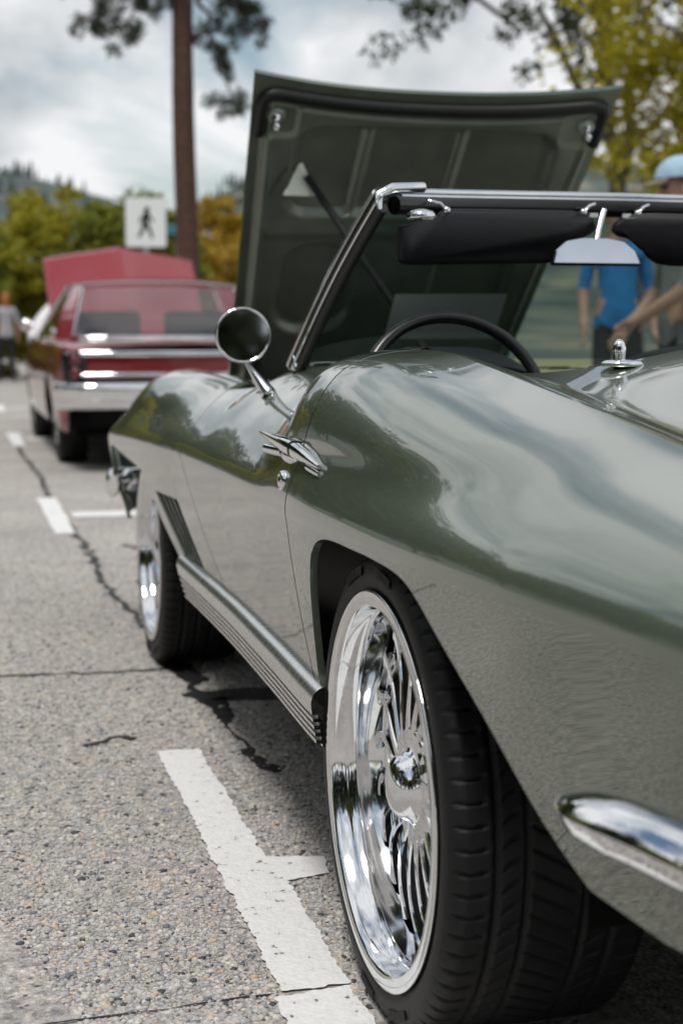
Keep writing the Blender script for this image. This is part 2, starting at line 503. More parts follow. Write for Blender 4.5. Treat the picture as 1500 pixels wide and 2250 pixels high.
# bay markings: a long stroke with a stub towards the kerb, one per bay, plus the cracked near end
def bay_mark(y0, y1, yt0, yt1, xl=-0.968, xr=-0.862, xs=-0.775, seed=1, split=None):
    pts = [(xl, y0), (xr, y0), (xr + 0.004, yt0), (xs, yt0 + 0.02), (xs + 0.012, yt1 - 0.03), (xr - 0.006, yt1), (xr - 0.004, y1), (xl + 0.004, y1)]
    o = flat_poly('road_marking', irregular(pts, 0.0018, 0.008, seed), 0.004, M['roadpaint'])
    prop(o, kind='structure')
bay_mark(0.100, 1.46, 0.55, 0.685, seed=3)
o = flat_poly('road_marking', irregular([(-0.985, -0.9), (-0.862, -0.9), (-0.862, 0.094), (-0.90, 0.091), (-0.93, 0.088), (-0.982, 0.080)], 0.0022, 0.008, 5), 0.004, M['roadpaint'])
prop(o, kind='structure')
def far_mark(y0, y1, yt0, yt1, xl, xr, xe, seed):
    o = flat_poly('road_marking', irregular([(xl - .01, y0), (xr - .03, y0), (xr, y1), (xl, y1)], 0.003, 0.03, seed), 0.004, M['roadpaint'])
    prop(o, kind='structure')
    o = flat_poly('road_marking', irregular([(xr + .02, yt0), (xe, yt0 - .05), (xe, yt1 - .05), (xr + .02, yt1)], 0.004, 0.03, seed + 1), 0.005, M['roadpaint'])
    prop(o, kind='structure')
far_mark(5.46, 7.13, 6.10, 6.36, -0.895, -0.78, 0.9, 11)
far_mark(11.4, 13.2, 12.1, 12.35, -0.81, -0.69, 0.2, 21)
far_mark(17.3, 19.1, 18.0, 18.3, -0.72, -0.60, 0.2, 31)

def tar_patch(pts, seed, amp=0.006, step=0.02):
    prop(flat_poly('tar_patch', irregular(pts, amp, step, seed), 0.003, tar), kind='structure')
tar_patch([(-0.79, 1.93), (-0.62, 1.90), (-0.45, 1.93), (-0.43, 2.02), (-0.62, 2.05), (-0.80, 2.04), (-0.82, 1.99)], 41)
tar_patch([(-0.785, 1.94), (-0.70, 1.95), (-0.725, 1.80), (-0.75, 1.68), (-0.775, 1.70), (-0.77, 1.83)], 42)
tar_patch([(-0.775, 1.43), (-0.74, 1.44), (-0.735, 1.34), (-0.715, 1.24), (-0.735, 1.22), (-0.765, 1.27)], 43)
tar_patch([(-0.83, 2.42), (-0.74, 2.40), (-0.72, 2.16), (-0.77, 2.14), (-0.80, 2.22)], 44)
def crack(pts, w, seed):
    r = np.random.default_rng(seed); P = []
    for a, b in zip(pts[:-1], pts[1:]):
        a = np.array(a); b = np.array(b); k = max(2, int(np.linalg.norm(b - a) / 0.04))
        for j in range(k): P.append(a + (b - a) * j / k + r.normal(size=2) * w * 0.7)
    P.append(np.array(pts[-1])); P = np.array(P)
    T = np.gradient(P, axis=0); T /= np.linalg.norm(T, axis=1, keepdims=True)
    Nn = np.stack([-T[:, 1], T[:, 0]], 1); ww = w * r.uniform(0.35, 1.2, len(P))[:, None]
    G = np.stack([P - Nn * ww, P + Nn * ww], 1)
    G = np.concatenate([G, np.full((*G.shape[:2], 1), 0.0035)], -1)
    prop(grid_obj('road_crack', G, tar), kind='structure')
crack([(-1.9, 2.30), (-1.29, 2.37), (-1.0, 2.33), (-0.80, 2.35)], 0.010, 51)
crack([(-0.77, 1.9), (-0.785, 2.4), (-0.80, 3.2), (-0.83, 4.0), (-0.80, 5.0), (-0.83, 6.6), (-0.78, 8.5), (-0.80, 10.5), (-0.72, 13)], 0.016, 52)
crack([(-0.76, 1.95), (-0.765, 1.6), (-0.75, 1.45)], 0.005, 53)
crack([(-1.35, 0.07), (-1.1, 0.09), (-0.98, 0.092)], 0.0028, 54)
crack([(-0.7, 3.9), (-0.55, 4.2), (-0.5, 4.6), (-0.62, 5.0)], 0.02, 55)
crack([(-1.115, 1.55), (-1.06, 1.60), (-1.0, 1.585)], 0.014, 56)

# loose and embedded stones of the aggregate near the camera
def make_stones(n):
    ico = bmesh.new(); bmesh.ops.create_icosphere(ico, subdivisions=1, radius=1)
    ico.verts.ensure_lookup_table()
    IV = np.array([v.co[:] for v in ico.verts]); IF = np.array([[v.index for v in f.verts] for f in ico.faces]); ico.free()
    # denser near camera
    y = 0.02 + 4.6 * rng.random(n) ** 1.7
    x = rng.uniform(-1.0, 1.0, n) * (0.30 + 0.22 * y) - 0.95
    x = np.where(x > -0.35, x - 0.9, x)
    on_paint = (x > -0.975) & (x < -0.855) & (y < 1.47)
    keep = ~on_paint | (rng.random(n) < 0.02)
    x = x[keep]; y = y[keep]; n = len(x)
    s = np.clip(rng.lognormal(math.log(0.0036), 0.35, n), 0.0018, 0.0085)
    sc = np.stack([s * rng.uniform(0.8, 1.45, n), s * rng.uniform(0.7, 1.1, n), s * rng.uniform(0.45, 0.75, n)], 1)
    a = rng.uniform(0, 2 * np.pi, n); ca, sa = np.cos(a), np.sin(a)
    V = IV[None] * sc[:, None] * (1 + rng.normal(size=(n, len(IV), 1)) * 0.12)
    X = V[..., 0] * ca[:, None] - V[..., 1] * sa[:, None] + x[:, None]
    Y = V[..., 0] * sa[:, None] + V[..., 1] * ca[:, None] + y[:, None]
    Z = V[..., 2] + (-0.15 * sc[:, 2])[:, None] + 0.0008
    VV = np.stack([X, Y, Z], -1).reshape(-1, 3)
    FF = (IF[None] + (np.arange(n) * len(IV))[:, None, None]).reshape(-1, 3)
    me = mesh_np('road_stones', VV, FF, True)
    pal = np.array([(.46, .44, .42), (.38, .37, .365), (.55, .52, .48), (.32, .315, .315), (.56, .45, .34), (.43, .445, .46), (.06, .065, .07), (.60, .57, .53), (.16, .17, .18)])
    pick = rng.choice(len(pal), n, p=[.22, .16, .17, .12, .07, .09, .05, .07, .05])
    cc = pal[pick] * rng.uniform(0.85, 1.1, (n, 1))
    att = me.color_attributes.new('stone', 'FLOAT_COLOR', 'POINT')
    att.data.foreach_set('color', np.repeat(np.concatenate([cc, np.ones((n, 1))], 1), len(IV), 0).astype(np.float32).ravel())
    m, nt, b = new_mat('aggregate stones')
    at = nt.nodes.new('ShaderNodeAttribute'); at.attribute_name = 'stone'
    nz = nt.nodes.new('ShaderNodeTexNoise'); nz.inputs['Scale'].default_value = 700
    tt = nt.nodes.new('ShaderNodeTexCoord'); nt.links.new(tt.outputs['Object'], nz.inputs['Vector'])
    mr = nt.nodes.new('ShaderNodeMapRange'); mr.inputs['To Min'].default_value = 0.75; mr.inputs['To Max'].default_value = 1.2
    nt.links.new(nz.outputs['Fac'], mr.inputs['Value'])
    mm = nt.nodes.new('ShaderNodeMixRGB'); mm.blend_type = 'MULTIPLY'; mm.inputs[0].default_value = 1
    nt.links.new(at.outputs['Color'], mm.inputs[1]); nt.links.new(mr.outputs[0], mm.inputs[2]); nt.links.new(mm.outputs[0], b.inputs['Base Color'])
    setp(b, rough=0.7)
    return prop(link('road_stones', me, m), 'small embedded stones of the grey and tan road surface', 'stones', kind='stuff')
make_stones(42000)


# ================================================================== GREEN CONVERTIBLE
car = empty('convertible_car', (0, 0, 0))
prop(car, 'sage green classic convertible with its hood raised and multi spoke polished wheels', 'car')

XC = Curve1({-1.14: .60, -1.08: .69, -1.0: .765, -.85: .825, -.7: .848, -.5: .873, -.2: .885, .25: .887, .7: .876, 1.2: .868, 1.7: .872, 2.1: .884, 2.5: .890, 2.9: .892, 3.14: .890, 3.26: .862, 3.33: .80, 3.38: .70}, .025)
ZC = Curve1({-1.14: .70, -.5: .715, 0: .695, .45: .693, 1.68: .687, 2.4: .67, 2.9: .648, 3.38: .62}, .08)
XF = Curve1({-1.14: .46, -1.0: .54, -.6: .585, -.2: .612, .3: .640, .55: .645, .72: .628, .9: .604, 1.1: .606, 1.3: .630, 1.6: .655, 2.0: .665, 2.8: .672, 3.1: .665, 3.26: .63, 3.38: .56}, .04)
ZF = Curve1({-1.14: .755, -.5: .828, -.27: .863, -.04: .895, .18: .925, .35: .9430, .56: .9455, .76: .926, .95: .905, 1.3: .897, 1.42: .890, 1.6: .850, 1.8: .845, 2.3: .860, 2.72: .860, 2.95: .838, 3.12: .785, 3.26: .705, 3.38: .628}, .05)
TI = Curve1({-1.14: 28, -.7: 26, -.4: 21, -.15: 12, .1: 8, .50: 9, .82: 29, 1.1: 31, 1.4: 30, 1.8: 30, 2.3: 28, 2.9: 30, 3.38: 40}, .05)      # tilt at the crease, degrees from vertical
EN = Curve1({-1.14: 14, -.4: 13, 0: 9, .3: 5, .55: 4, .7: 8, .9: 16, 1.4: 20, 1.7: 12, 2.2: 2, 2.9: 0, 3.38: 12}, .06)          # slope at the crest
L1 = Curve1({-1.14: .36, -.5: .42, -.2: .57, .1: .70, .45: .74, .55: .68, .80: .35, 1.4: .34, 1.9: .38, 2.4: .42, 3.38: .38}, .04)
L2 = Curve1({-1.14: .30, -.5: .30, -.2: .34, .2: .40, .45: .42, .55: .42, .82: .30, 1.4: .30, 1.9: .38, 2.4: .46, 3.38: .38}, .05)
AD = Curve1({-1.14: .004, -.7: .010, -.2: .015, .3: .013, .6: .005, 1.0: .0, 1.7: .0, 2.1: .006, 2.8: .008, 3.38: .004}, .1)   # hollow above the crease
K1 = Curve1({-1.14: .16, -.5: .10, .3: .085, 1.5: .085, 2.0: .09, 3.38: .14}, .1)
K2 = Curve1({-1.14: .30, -.5: .22, .3: .13, 1.5: .10, 2.0: .12, 3.38: .3}, .1)
DEL = 0.022

def low_x(y, z):
    d = np.maximum(ZC(y) - z, 0)
    return XC(y) - K1(y) * d - K2(y) * d * d

def upper(y, t):
    """(x,z) of the section above the crease; t 0 (crease) .. 1 (crest)"""
    xc, zc, xf, zf = XC(y), ZC(y), XF(y), ZF(y)
    a = np.radians(TI(y)); e = np.radians(EN(y))
    D = np.hypot(xc - xf, zf - zc)
    p1x, p1z = xc - np.sin(a) * L1(y) * D, zc + np.cos(a) * L1(y) * D
    p2x, p2z = xf + np.cos(e) * L2(y) * D, zf - np.sin(e) * L2(y) * D
    s = 1 - t
    z_ = s ** 3 * zc + 3 * s * s * t * p1z + 3 * s * t * t * p2z + t ** 3 * zf
    dz = z_ - zc
    dent = AD(y) * (np.exp(-((dz - .075) / .045) ** 2) - np.exp(-(.075 / .045) ** 2)) * (1 - t ** 4)
    return (s ** 3 * xc + 3 * s * s * t * p1x + 3 * s * t * t * p2x + t ** 3 * xf - dent,
            s ** 3 * zc + 3 * s * s * t * p1z + 3 * s * t * t * p2z + t ** 3 * zf)

T0 = 0.10
def skin(y, t):
    """rounded crease then upper section. t in [0,1]; t<T0 is the crease fillet."""
    y = np.asarray(y, float); t = np.asarray(t, float)
    zc = ZC(y); lx, lz = low_x(y, zc - DEL), zc - DEL
    D = np.hypot(XC(y) - XF(y), ZF(y) - zc)
    td = DEL / (3 * L1(y) * D)
    ux, uz = upper(y, td)
    q = np.clip(t / T0, 0, 1); s = 1 - q
    fx = s * s * lx + 2 * s * q * XC(y) + q * q * ux; fz = s * s * lz + 2 * s * q * zc + q * q * uz
    tt = td + (1 - td) * np.clip((t - T0) / (1 - T0), 0, 1)
    vx, vz = upper(y, tt)
    return np.where(t < T0, fx, vx), np.where(t < T0, fz, vz)

TT = np.concatenate([np.linspace(0, T0, 7)[:-1], np.linspace(T0, 1, 44)])

def up_patch(ya, yb, n):
    """ya, yb functions of t"""
    u = np.linspace(0, 1, n)[:, None]; t = TT[None]
    Y = ya(t) * (1 - u) + yb(t) * u
    X, Z = skin(Y, np.broadcast_to(t, Y.shape))
    return np.stack([-X, Y, Z], -1)

def low_patch(top, bot, n, m=36):
    """top(u), bot(u) -> (y, z or None for the crease join)"""
    u = np.linspace(0, 1, n); v = np.linspace(0, 1, m)[None]
    yt, zt = top(u); yb, zb = bot(u)
    Y = yt[:, None] * (1 - v) + yb[:, None] * v
    Zt = np.broadcast_to(zt[:, None], Y.shape)
    Z = Zt * (1 - v) + zb[:, None] * v
    # keep the join on the crease line
    Z = np.minimum(Z, ZC(Y) - DEL)
    return np.stack([-low_x(Y, Z), Y, Z], -1)

def flange(P_edge, inward, depth=0.016):
    """strip that turns a panel edge inwards; P_edge (k,3), inward (k,3) or (3,)"""
    inward = np.broadcast_to(np.asarray(inward, float), P_edge.shape)
    return np.stack([P_edge, P_edge + inward * depth * 0.25 , P_edge + inward * depth], 1)

def both_sides(name, patches, mat, parent, flanges=(), children=None):
    objs = []
    for sgn in (1, -1):
        Mu = Multi()
        for P in patches:
            Q = P.copy(); Q[..., 0] *= sgn
            V, F, N = grid_arrays(Q)
            # make the normal point away from the car's inside
            c = np.array([0, 0, 0.45]); w = (V - c) * np.array([1, 0, 1.0])
            if (N * w).sum() < 0: F = F[:, ::-1]; N = -N
            Mu.add(V, F, N)
        for P in flanges:
            Q = P.copy(); Q[..., 0] *= sgn
            V, F, N = grid_arrays(Q); Mu.add(V, F, N)
        objs.append(Mu.build(name, mat, parent, use_normals=True))
    return objs

# ---- seams (y as a function of height / section parameter)
def seam_rear_low(z): return np.interp(z, [.36, .42, .50, .60, .69], [.352, .372, .405, .432, .447])
def seam_rear_up(t): return pchip([0, .1, .35, .6, 1.0], [.447, .440, .375, .38, .46], t)
def seam_front_low(z): return np.interp(z, [.36, .42, .52, .62, .69], [1.16, 1.27, 1.46, 1.60, 1.675])
def seam_front_up(t): return 1.675 + .055 * np.asarray(t) + .17 * np.asarray(t) ** 2
GAP = 0.0034
ZB = 0.405

# ---- wheel arch outlines in (y, z)
def smooth_poly(pts, n, it=0.035):
    P = np.array(pts, float); d = np.concatenate([[0], np.cumsum(np.linalg.norm(np.diff(P, axis=0), axis=1))])
    s = np.linspace(0, d[-1], 500)
    Q = np.stack([np.interp(s, d, P[:, 0]), np.interp(s, d, P[:, 1])], 1)
    w = max(1, int(it / (s[1] - s[0]))); g = np.exp(-0.5 * (np.arange(-3 * w, 3 * w + 1) / w) ** 2); g /= g.sum()
    out = []
    for k in range(2):
        v = Q[:, k]; pad = np.concatenate([2 * v[0] - v[1:3 * w + 1][::-1], v, 2 * v[-1] - v[-3 * w - 1:-1][::-1]])
        out.append(np.convolve(pad, g, 'valid'))
    Q = np.stack(out, 1)
    i = np.linspace(0, 499, n)
    return np.stack([np.interp(i, np.arange(500), Q[:, 0]), np.interp(i, np.arange(500), Q[:, 1])], 1)

arch_r = smooth_poly([(.335, ZB), (.322, .46), (.308, .54), (.290, .61), (.245, .655), (.16, .670), (.0, .675), (-.17, .674), (-.245, .668), (-.32, .622), (-.42, .565), (-.50, .508), (-.56, .452), (-.63, .405)], 160, .038)
arch_f = smooth_poly([(1.80, .372), (1.90, .402), (2.02, .448), (2.14, .497), (2.27, .553), (2.36, .584), (2.50, .588), (2.75, .596), (2.95, .606), (3.06, .606), (3.12, .57), (3.13, .50), (3.10, .43), (3.05, .36)], 160, .022)

def curve_fn(C):
    d = np.concatenate([[0], np.cumsum(np.linalg.norm(np.diff(C, axis=0), axis=1))]); d /= d[-1]
    return lambda u: (np.interp(u, d, C[:, 0]), np.interp(u, d, C[:, 1]))
def crease_fn(y0, y1):
    def f(u):
        y = y0 + (y1 - y0) * np.asarray(u, float)
        return y, ZC(y) - DEL
    return f

# ---- rear quarter panel
ir = int(np.argmin(np.abs(arch_r[:, 0] - .262) + 10 * (arch_r[:, 1] < .6)))
jr = int(np.argmin(np.abs(arch_r[:, 0] + .25) + 10 * (arch_r[:, 1] < .6)))
Zl = np.linspace(1, 0, 36)
def slab_between(fa, fb, n, zb=ZB):
    """lower patch between two z-curves fa(z), fb(z)"""
    u = np.linspace(0, 1, n)[:, None]
    z = np.linspace(.69 - DEL, zb, 40)[None]
    Y = fa(z) * (1 - u) + fb(z) * u
    top = ZC(Y) - DEL
    Z = zb + (z - zb) / (.69 - DEL - zb) * (top - zb)
    return np.stack([-low_x(Y, Z), Y, Z], -1)
af = arch_r[:ir + 1]
def arch_r_front(z): return np.where(np.asarray(z) > af[-1, 1], af[-1, 0], np.interp(z, af[:, 1], af[:, 0]))
Q1 = slab_between(lambda z: seam_rear_low(z) - GAP, arch_r_front, 14)
Q2 = low_patch(crease_fn(arch_r[ir, 0], arch_r[jr, 0]), curve_fn(arch_r[ir:jr + 1]), 60)
aft = np.vstack([arch_r[jr:], np.array([[-.75, .395], [-.9, .40], [-1.0, .41], [-1.12, .43]])])
aft = curve_fn(aft)
Q3 = low_patch(crease_fn(arch_r[jr, 0], -1.12), aft, 110)
Q4 = up_patch(lambda t: seam_rear_up(t) - GAP, lambda t: -1.12 + 0 * t, 150)
e1 = Q1[0]; e4 = Q4[0]
fl = [flange(e1, (1, 0, 0)), flange(e4, (.9, -.1, -.2)), flange(Q2[:, -1], (1, 0, 0), .012), flange(Q3[:, -1], (1, 0, 0), .012), flange(Q1[-1], (1, 0, 0), .012)]
both_sides('quarter_panel', [Q1, Q2, Q3, Q4], M['green'], car, fl)

# ---- doors
D1 = slab_between(lambda z: seam_front_low(z) - GAP, lambda z: seam_rear_low(z) + GAP, 110)
D2 = up_patch(lambda t: seam_front_up(t) * (1 - sstep(.75, 1, t)) + sstep(.75, 1, t) * 1.40 - GAP, lambda t: seam_rear_up(t) + GAP, 110)
# door top rolls in and down
sill = D2[:, -1]
roll = np.stack([sill, sill + [.012, 0, .003], sill + [.022, 0, -.001], sill + [.028, 0, -.010], sill + [.030, 0, -.05], sill + [.032, 0, -.25]], 1)
fl = [flange(D1[0], (1, 0, 0)), flange(D1[-1], (1, 0, 0)), flange(D2[0], (.8, 0, -.3)), flange(D2[-1], (.8, 0, -.3)), roll, flange(D1[:, -1], (1, 0, 0))]
doors = both_sides('door', [D1, D2], M['green'], car, fl)

# ---- front fenders with louvred vent
b0 = int(np.argmin(np.abs(arch_f[:, 0] - 2.36) + 10 * (arch_f[:, 1] < .56)))
b1 = int(np.argmin(np.abs(arch_f[:, 0] - 3.09) + 10 * (arch_f[:, 1] < .56)))
afr = arch_f[:b0 + 1]
def arch_f_rear(z): return np.where(np.asarray(z) > afr[-1, 1], afr[-1, 0], np.interp(z, afr[:, 1], afr[:, 0]))
# bottom of this panel rises forward from the seam to the arch foot
nA = 90; mA = 80
uu = np.linspace(0, 1, nA)[:, None]; vv = np.linspace(0, 1, mA)[None]
zbot = ZB + (.378 - ZB) * uu
yF = lambda z: seam_front_low(z) + GAP
zz = (.69 - DEL) * (1 - vv) + zbot * vv
YA = yF(zz) * (1 - uu) + arch_f_rear(zz) * uu
ZA = zbot + (zz - zbot) / ((.69 - DEL) - zbot) * (ZC(YA) - DEL - zbot)
FA = np.stack([-low_x(YA, ZA), YA, ZA], -1)
# vent hole = index rectangle
vi0, vi1 = int(.36 * nA), int(.80 * nA)
vj0, vj1 = int(.40 * mA), int(.90 * mA)
FB = low_patch(crease_fn(arch_f[b0, 0], arch_f[b1, 0]), curve_fn(arch_f[b0:b1 + 1]), 60)
fr_low = curve_fn(np.vstack([arch_f[b1:], [[3.10, .36], [3.2, .36], [3.30, .37], [3.37, .40]]]))
FC = low_patch(crease_fn(arch_f[b1, 0], 3.37), fr_low, 50)
FD = up_patch(lambda t: 3.37 + 0 * t, lambda t: seam_front_up(t) + GAP, 170)
crest = FD[:, -1]
inn = np.linspace(0, 1, 8)[None, :, None]
xin = np.minimum(-.565, crest[:, 0] + .03)
tgt = np.stack([np.where(crest[:, 1] > 1.4, xin, crest[:, 0] + .02), crest[:, 1], crest[:, 2] - .012], 1)
FE = crest[:, None] * (1 - inn) + tgt[:, None] * inn
FE[..., 2] = crest[:, None, 2] - .012 * inn[..., 0] ** 2
for sgn in (1, -1):
    Mu = Multi()
    for P, cut in ((FA, True), (FB, False), (FC, False), (FD, False), (FE, False)):
        Qp = P.copy(); Qp[..., 0] *= sgn
        V, F, N = grid_arrays(Qp)
        if cut:
            I, J = np.meshgrid(np.arange(nA - 1), np.arange(mA - 1), indexing='ij')
            F = F[~((I >= vi0) & (I < vi1) & (J >= vj0) & (J < vj1)).ravel()]
        w = (V - [0, 0, .45]) * [1, 0, 1]
        if (N * w).sum() < 0: F = F[:, ::-1]; N = -N
        Mu.add(V, F, N)
    for P in (flange(FA[0], (1, 0, 0)), flange(FD[-1], (.8, 0, -.3)), flange(FA[-1], (1, 0, 0), .012), flange(FB[:, -1], (1, 0, 0), .012), flange(FC[:, -1], (1, 0, 0), .012),
              flange(FE[:, -1], (.1, 0, -1), .05),
              flange(FA[vi0, vj0:vj1 + 1], (1, 0, 0), .006), flange(FA[vi1, vj0:vj1 + 1], (1, 0, 0), .006), flange(FA[vi0:vi1 + 1, vj0], (1, 0, 0), .006), flange(FA[vi0:vi1 + 1, vj1], (1, 0, 0), .006)):
        Qp = P.copy(); Qp[..., 0] *= sgn
        V, F, N = grid_arrays(Qp); Mu.add(V, F, N)
    fender = Mu.build('front_fender', M['green'], car, use_normals=True)
    # dark pocket and slanted fins of the vent
    pk = FA[vi0 - 1:vi1 + 2, vj0 - 1:vj1 + 2].copy(); pk[..., 0] += .024; pk[..., 0] *= sgn
    V, F, N = grid_arrays(pk); Mp = Multi(); Mp.add(V, F, N)
    for ring in (FA[vi0, vj0:vj1 + 1], FA[vi1, vj0:vj1 + 1], FA[vi0:vi1 + 1, vj0], FA[vi0:vi1 + 1, vj1]):
        Qp = np.stack([ring + [.0055, 0, 0], ring + [.026, 0, 0]], 1) * [sgn, 1, 1]; Mp.grid(Qp)
    Mp.build('vent_pocket', M['under'], fender)
    for k in range(1, 5):
        i = vi0 + (vi1 - vi0) * (k - .1) / 4.6; i0 = int(i); fr_ = i - i0
        row = lambda w: FA[int(i0 + w), vj0:vj1 + 1] * (1 - (i0 + w) % 1) + FA[min(int(i0 + w) + 1, nA - 1), vj0:vj1 + 1] * ((i0 + w) % 1)
        a, a2 = row(fr_), row(fr_ + 1.5)
        G = np.stack([a + [.0005, 0, 0], a2 + [.0005, 0, 0], a2 + [.0016, 0, 0], a + [.0016, 0, 0]], 1); G[..., 0] *= sgn
        Mf = Multi(); Mf.grid(G, wrap_v=True); Mf.build('vent_fin', M['green'], fender)

# ---- rear deck (both haunch tops to the centre line)
ZD = Curve1({-1.14: .79, -.6: .88, -.2: .93, .1: .957, .42: .968}, .08)
ZV = Curve1({-1.14: .742, -.6: .788, -.27: .826, 0: .866, .2: .894, .42: .910}, .08)
yd = np.linspace(-1.12, .36, 90)[:, None]
s = np.linspace(-1, 1, 121)[None]
xf = XF(yd); X = xf * s; ax = np.abs(X); xv = xf * .78
zin = ZV(yd) + (ZD(yd) - ZV(yd)) * (.5 + .5 * np.cos(np.pi * np.clip(ax / xv, 0, 1)))
zou = ZV(yd) + (ZF(yd) - ZV(yd)) * (.5 - .5 * np.cos(np.pi * np.clip((ax - xv) / (xf - xv), 0, 1)))
Zd = np.where(ax < xv, zin, zou)
Yd = np.broadcast_to(yd, X.shape)
DK = np.stack([X, Yd, Zd], -1)
Mu = Multi()
V, F, N = grid_arrays(DK); 
if N[:, 2].sum() < 0: F = F[:, ::-1]; N = -N
Mu.add(V, F, N)
fe = DK[-1]
front_lip = np.stack([fe, fe + [0, .02, -.004], fe + [0, .028, -.02], fe + [0, .028, -.2]], 1)
V, F, N = grid_arrays(front_lip); Mu.add(V, F, N)
deck = Mu.build('rear_deck', M['green'], car, use_normals=False)
# chrome fin-shaped latch on the deck
lt = Multi()
lt.grid(lathe_grid([(-.004, .001), (-.004, .045), (.003, .046), (.008, .038), (.010, .02), (.011, .001)], 32, 'z') * [1.0, .8, 1], wrap_u=True)
lo = lt.build('deck_latch', M['chrome'], deck); lo.location = (-.345, .31, .9205); lo.scale = (.8, .8, .8)
lk = lathe('latch_knob', [(0, .012), (.012, .013), (.024, .014), (.036, .011), (.042, .006), (.044, .001)], M['chrome'], lo, 24, 'z')
lk.location = (-.006, 0, .008)

# ---- tail panel
zt = np.linspace(0, 1, 12)[:, None]; xt = np.linspace(-1, 1, 41)[None]
topz = .757; xw = .60 * (1 - .0 * zt)
TP = np.stack([xt * (.47 + .13 * np.sin(np.pi * zt * .9)), -1.125 + .035 * np.sin(np.pi * zt) + 0 * xt, .43 + (topz - .43) * zt + 0 * xt], -1)
grid_obj('tail_panel', TP, M['green'], car)

# ---- underbody, wheel wells, interior tub
box('floor_pan', (0, 1.45, .27), (1.40, 3.4, .10), M['under'], car)
box('rear_floor', (0, -.62, .42), (1.10, .9, .06), M['under'], car)
for y0, y1, zt_ in ((-.62, .40, .665), (1.83, 3.12, .585)):
    for sgn in (-1, 1):
        a = np.linspace(0, np.pi, 30)
        yy = (y0 + y1) / 2 + (y1 - y0) / 2 * np.cos(a); zz_ = .36 + (zt_ - .345) * np.sin(a) ** .6
        xs_ = np.array([-.80, -.79, -.50, -.47]) ; zo = np.array([.0, .0, .0, -.5])
        G = np.stack([np.stack([np.full_like(a, x), yy, np.maximum(zz_ + dz, .2)], -1) for x, dz in zip(xs_, zo)], 1)
        G[..., 0] *= -sgn
        grid_obj('wheel_well', G, M['under'], car)
# cockpit shell
Mu = Multi()
for sgn in (-1, 1):
    Mu.grid(np.array([[[sgn * .60, .30, .90], [sgn * .60, 1.55, .86]], [[sgn * .58, .30, .32], [sgn * .58, 1.55, .32]]]))
Mu.grid(np.array([[[-.6, .31, .87], [.6, .31, .87]], [[-.6, .31, .32], [.6, .31, .32]]]))
Mu.build('cockpit_lining', M['vinyl'], car)
for sgn in (-1, 1):
    bm = bmesh.new()
    box_bm(bm, (sgn * .33, .80, .46), (.46, .50, .16)); box_bm(bm, (sgn * .33, .47, .66), (.44, .14, .42), (R(14), 0, 0))
    bm_obj('seat', bm, M['vinyl'], car, True, .05, 4)

# ---- dashboard with twin cowls
xd = np.linspace(-.62, .62, 80)[:, None]; tv = np.linspace(0, 1, 14)[None]
hump = np.exp(-((np.abs(xd) - .33) / .20) ** 4)
yb_ = 1.06 + .24 * (1 - (xd / .62) ** 2) * .5
Yx = yb_ + .30 * tv + 0 * xd
Zx = .835 + (.075 * hump + .03) * np.sin(np.pi * np.clip(tv * .62 + .19, 0, 1)) ** .8 + 0 * xd
dash = grid_obj('dashboard', np.stack([xd + 0 * tv, Yx, Zx], -1), M['vinyl'], car)
fr = np.stack([np.stack([xd[:, 0], Yx[:, 0], Zx[:, 0]], -1), np.stack([xd[:, 0], Yx[:, 0] + .05, Zx[:, 0] - .30], -1)], 1)
grid_obj('dash_face', fr, M['vinyl'], dash)
for k, (gx, gr) in enumerate(((-.42, .052), (-.27, .052))):
    g = lathe('gauge', [(-.01, gr), (-.014, gr - .004), (0, gr - .008), (.004, .001)], M['chrome'], dash, 32, 'y', (gx, 1.10, .82))

# cowl between windscreen and engine bay
xd = np.linspace(-.60, .60, 40)[:, None]; tv = np.linspace(0, 1, 10)[None]
cowl = grid_obj('cowl_panel', np.stack([xd + 0 * tv, 1.40 + .20 * (1 - (xd / .6) ** 2) + tv * .33, .872 - .012 * tv + .012 * (1 - (xd / .6) ** 2)], -1), M['green'], car)
for k in range(7):
    box('cowl_slot', (-.42 + k * .14, 1.80 - .18 * ((-.42 + k * .14) / .6) ** 2, .879), (.09, .022, .006), M['black'], cowl)
# engine bay: dark tub and air cleaner
box('engine_bay', (0, 2.55, .44), (1.10, 1.3, .20), M['under'], car)
eng = lathe('air_cleaner', [(0, .18), (.045, .19), (.05, .17), (.065, .165), (.07, .02), (.085, .018), (.086, .001)], M['chrome'], car, 48, 'z', (0, 2.45, .66))
box('engine_block', (0, 2.42, .56), (.50, .62, .20), M['iron'], car, bevel=.03)

# ---- steering wheel (tilted ring, three spokes)
sw = empty('tmp'); bpy.data.objects.remove(sw)
ang = np.linspace(0, 2 * np.pi, 72, endpoint=False)
swc = np.array([-.435, .885, .832]); tilt = R(24)
ex = np.array([1.0, 0, 0]); ey = np.array([0, math.sin(tilt), math.cos(tilt)]); ez = np.cross(ex, ey)
ring = swc + .187 * (np.cos(ang)[:, None] * ex + np.sin(ang)[:, None] * ey)
wheel_s = tube('steering_wheel', ring, .0125, M['black'], car, 14, True, up=tuple(ez))
for a in (R(200), R(340), R(270)):
    p = swc + .182 * (math.cos(a) * ex + math.sin(a) * ey); c = swc + ez * 0.03
    tube('wheel_spoke', np.array([p, (p + c) / 2, c]), .009, M['alum'], wheel_s, 8)
lathe('horn_button', [(-.04, .035), (-.05, .03), (-.055, .001)], M['chrome'], wheel_s, 24, 'y', tuple(swc))
tube('steering_column', np.array([swc, swc + [0, .25, -.10]]), .03, M['black'], wheel_s, 14)

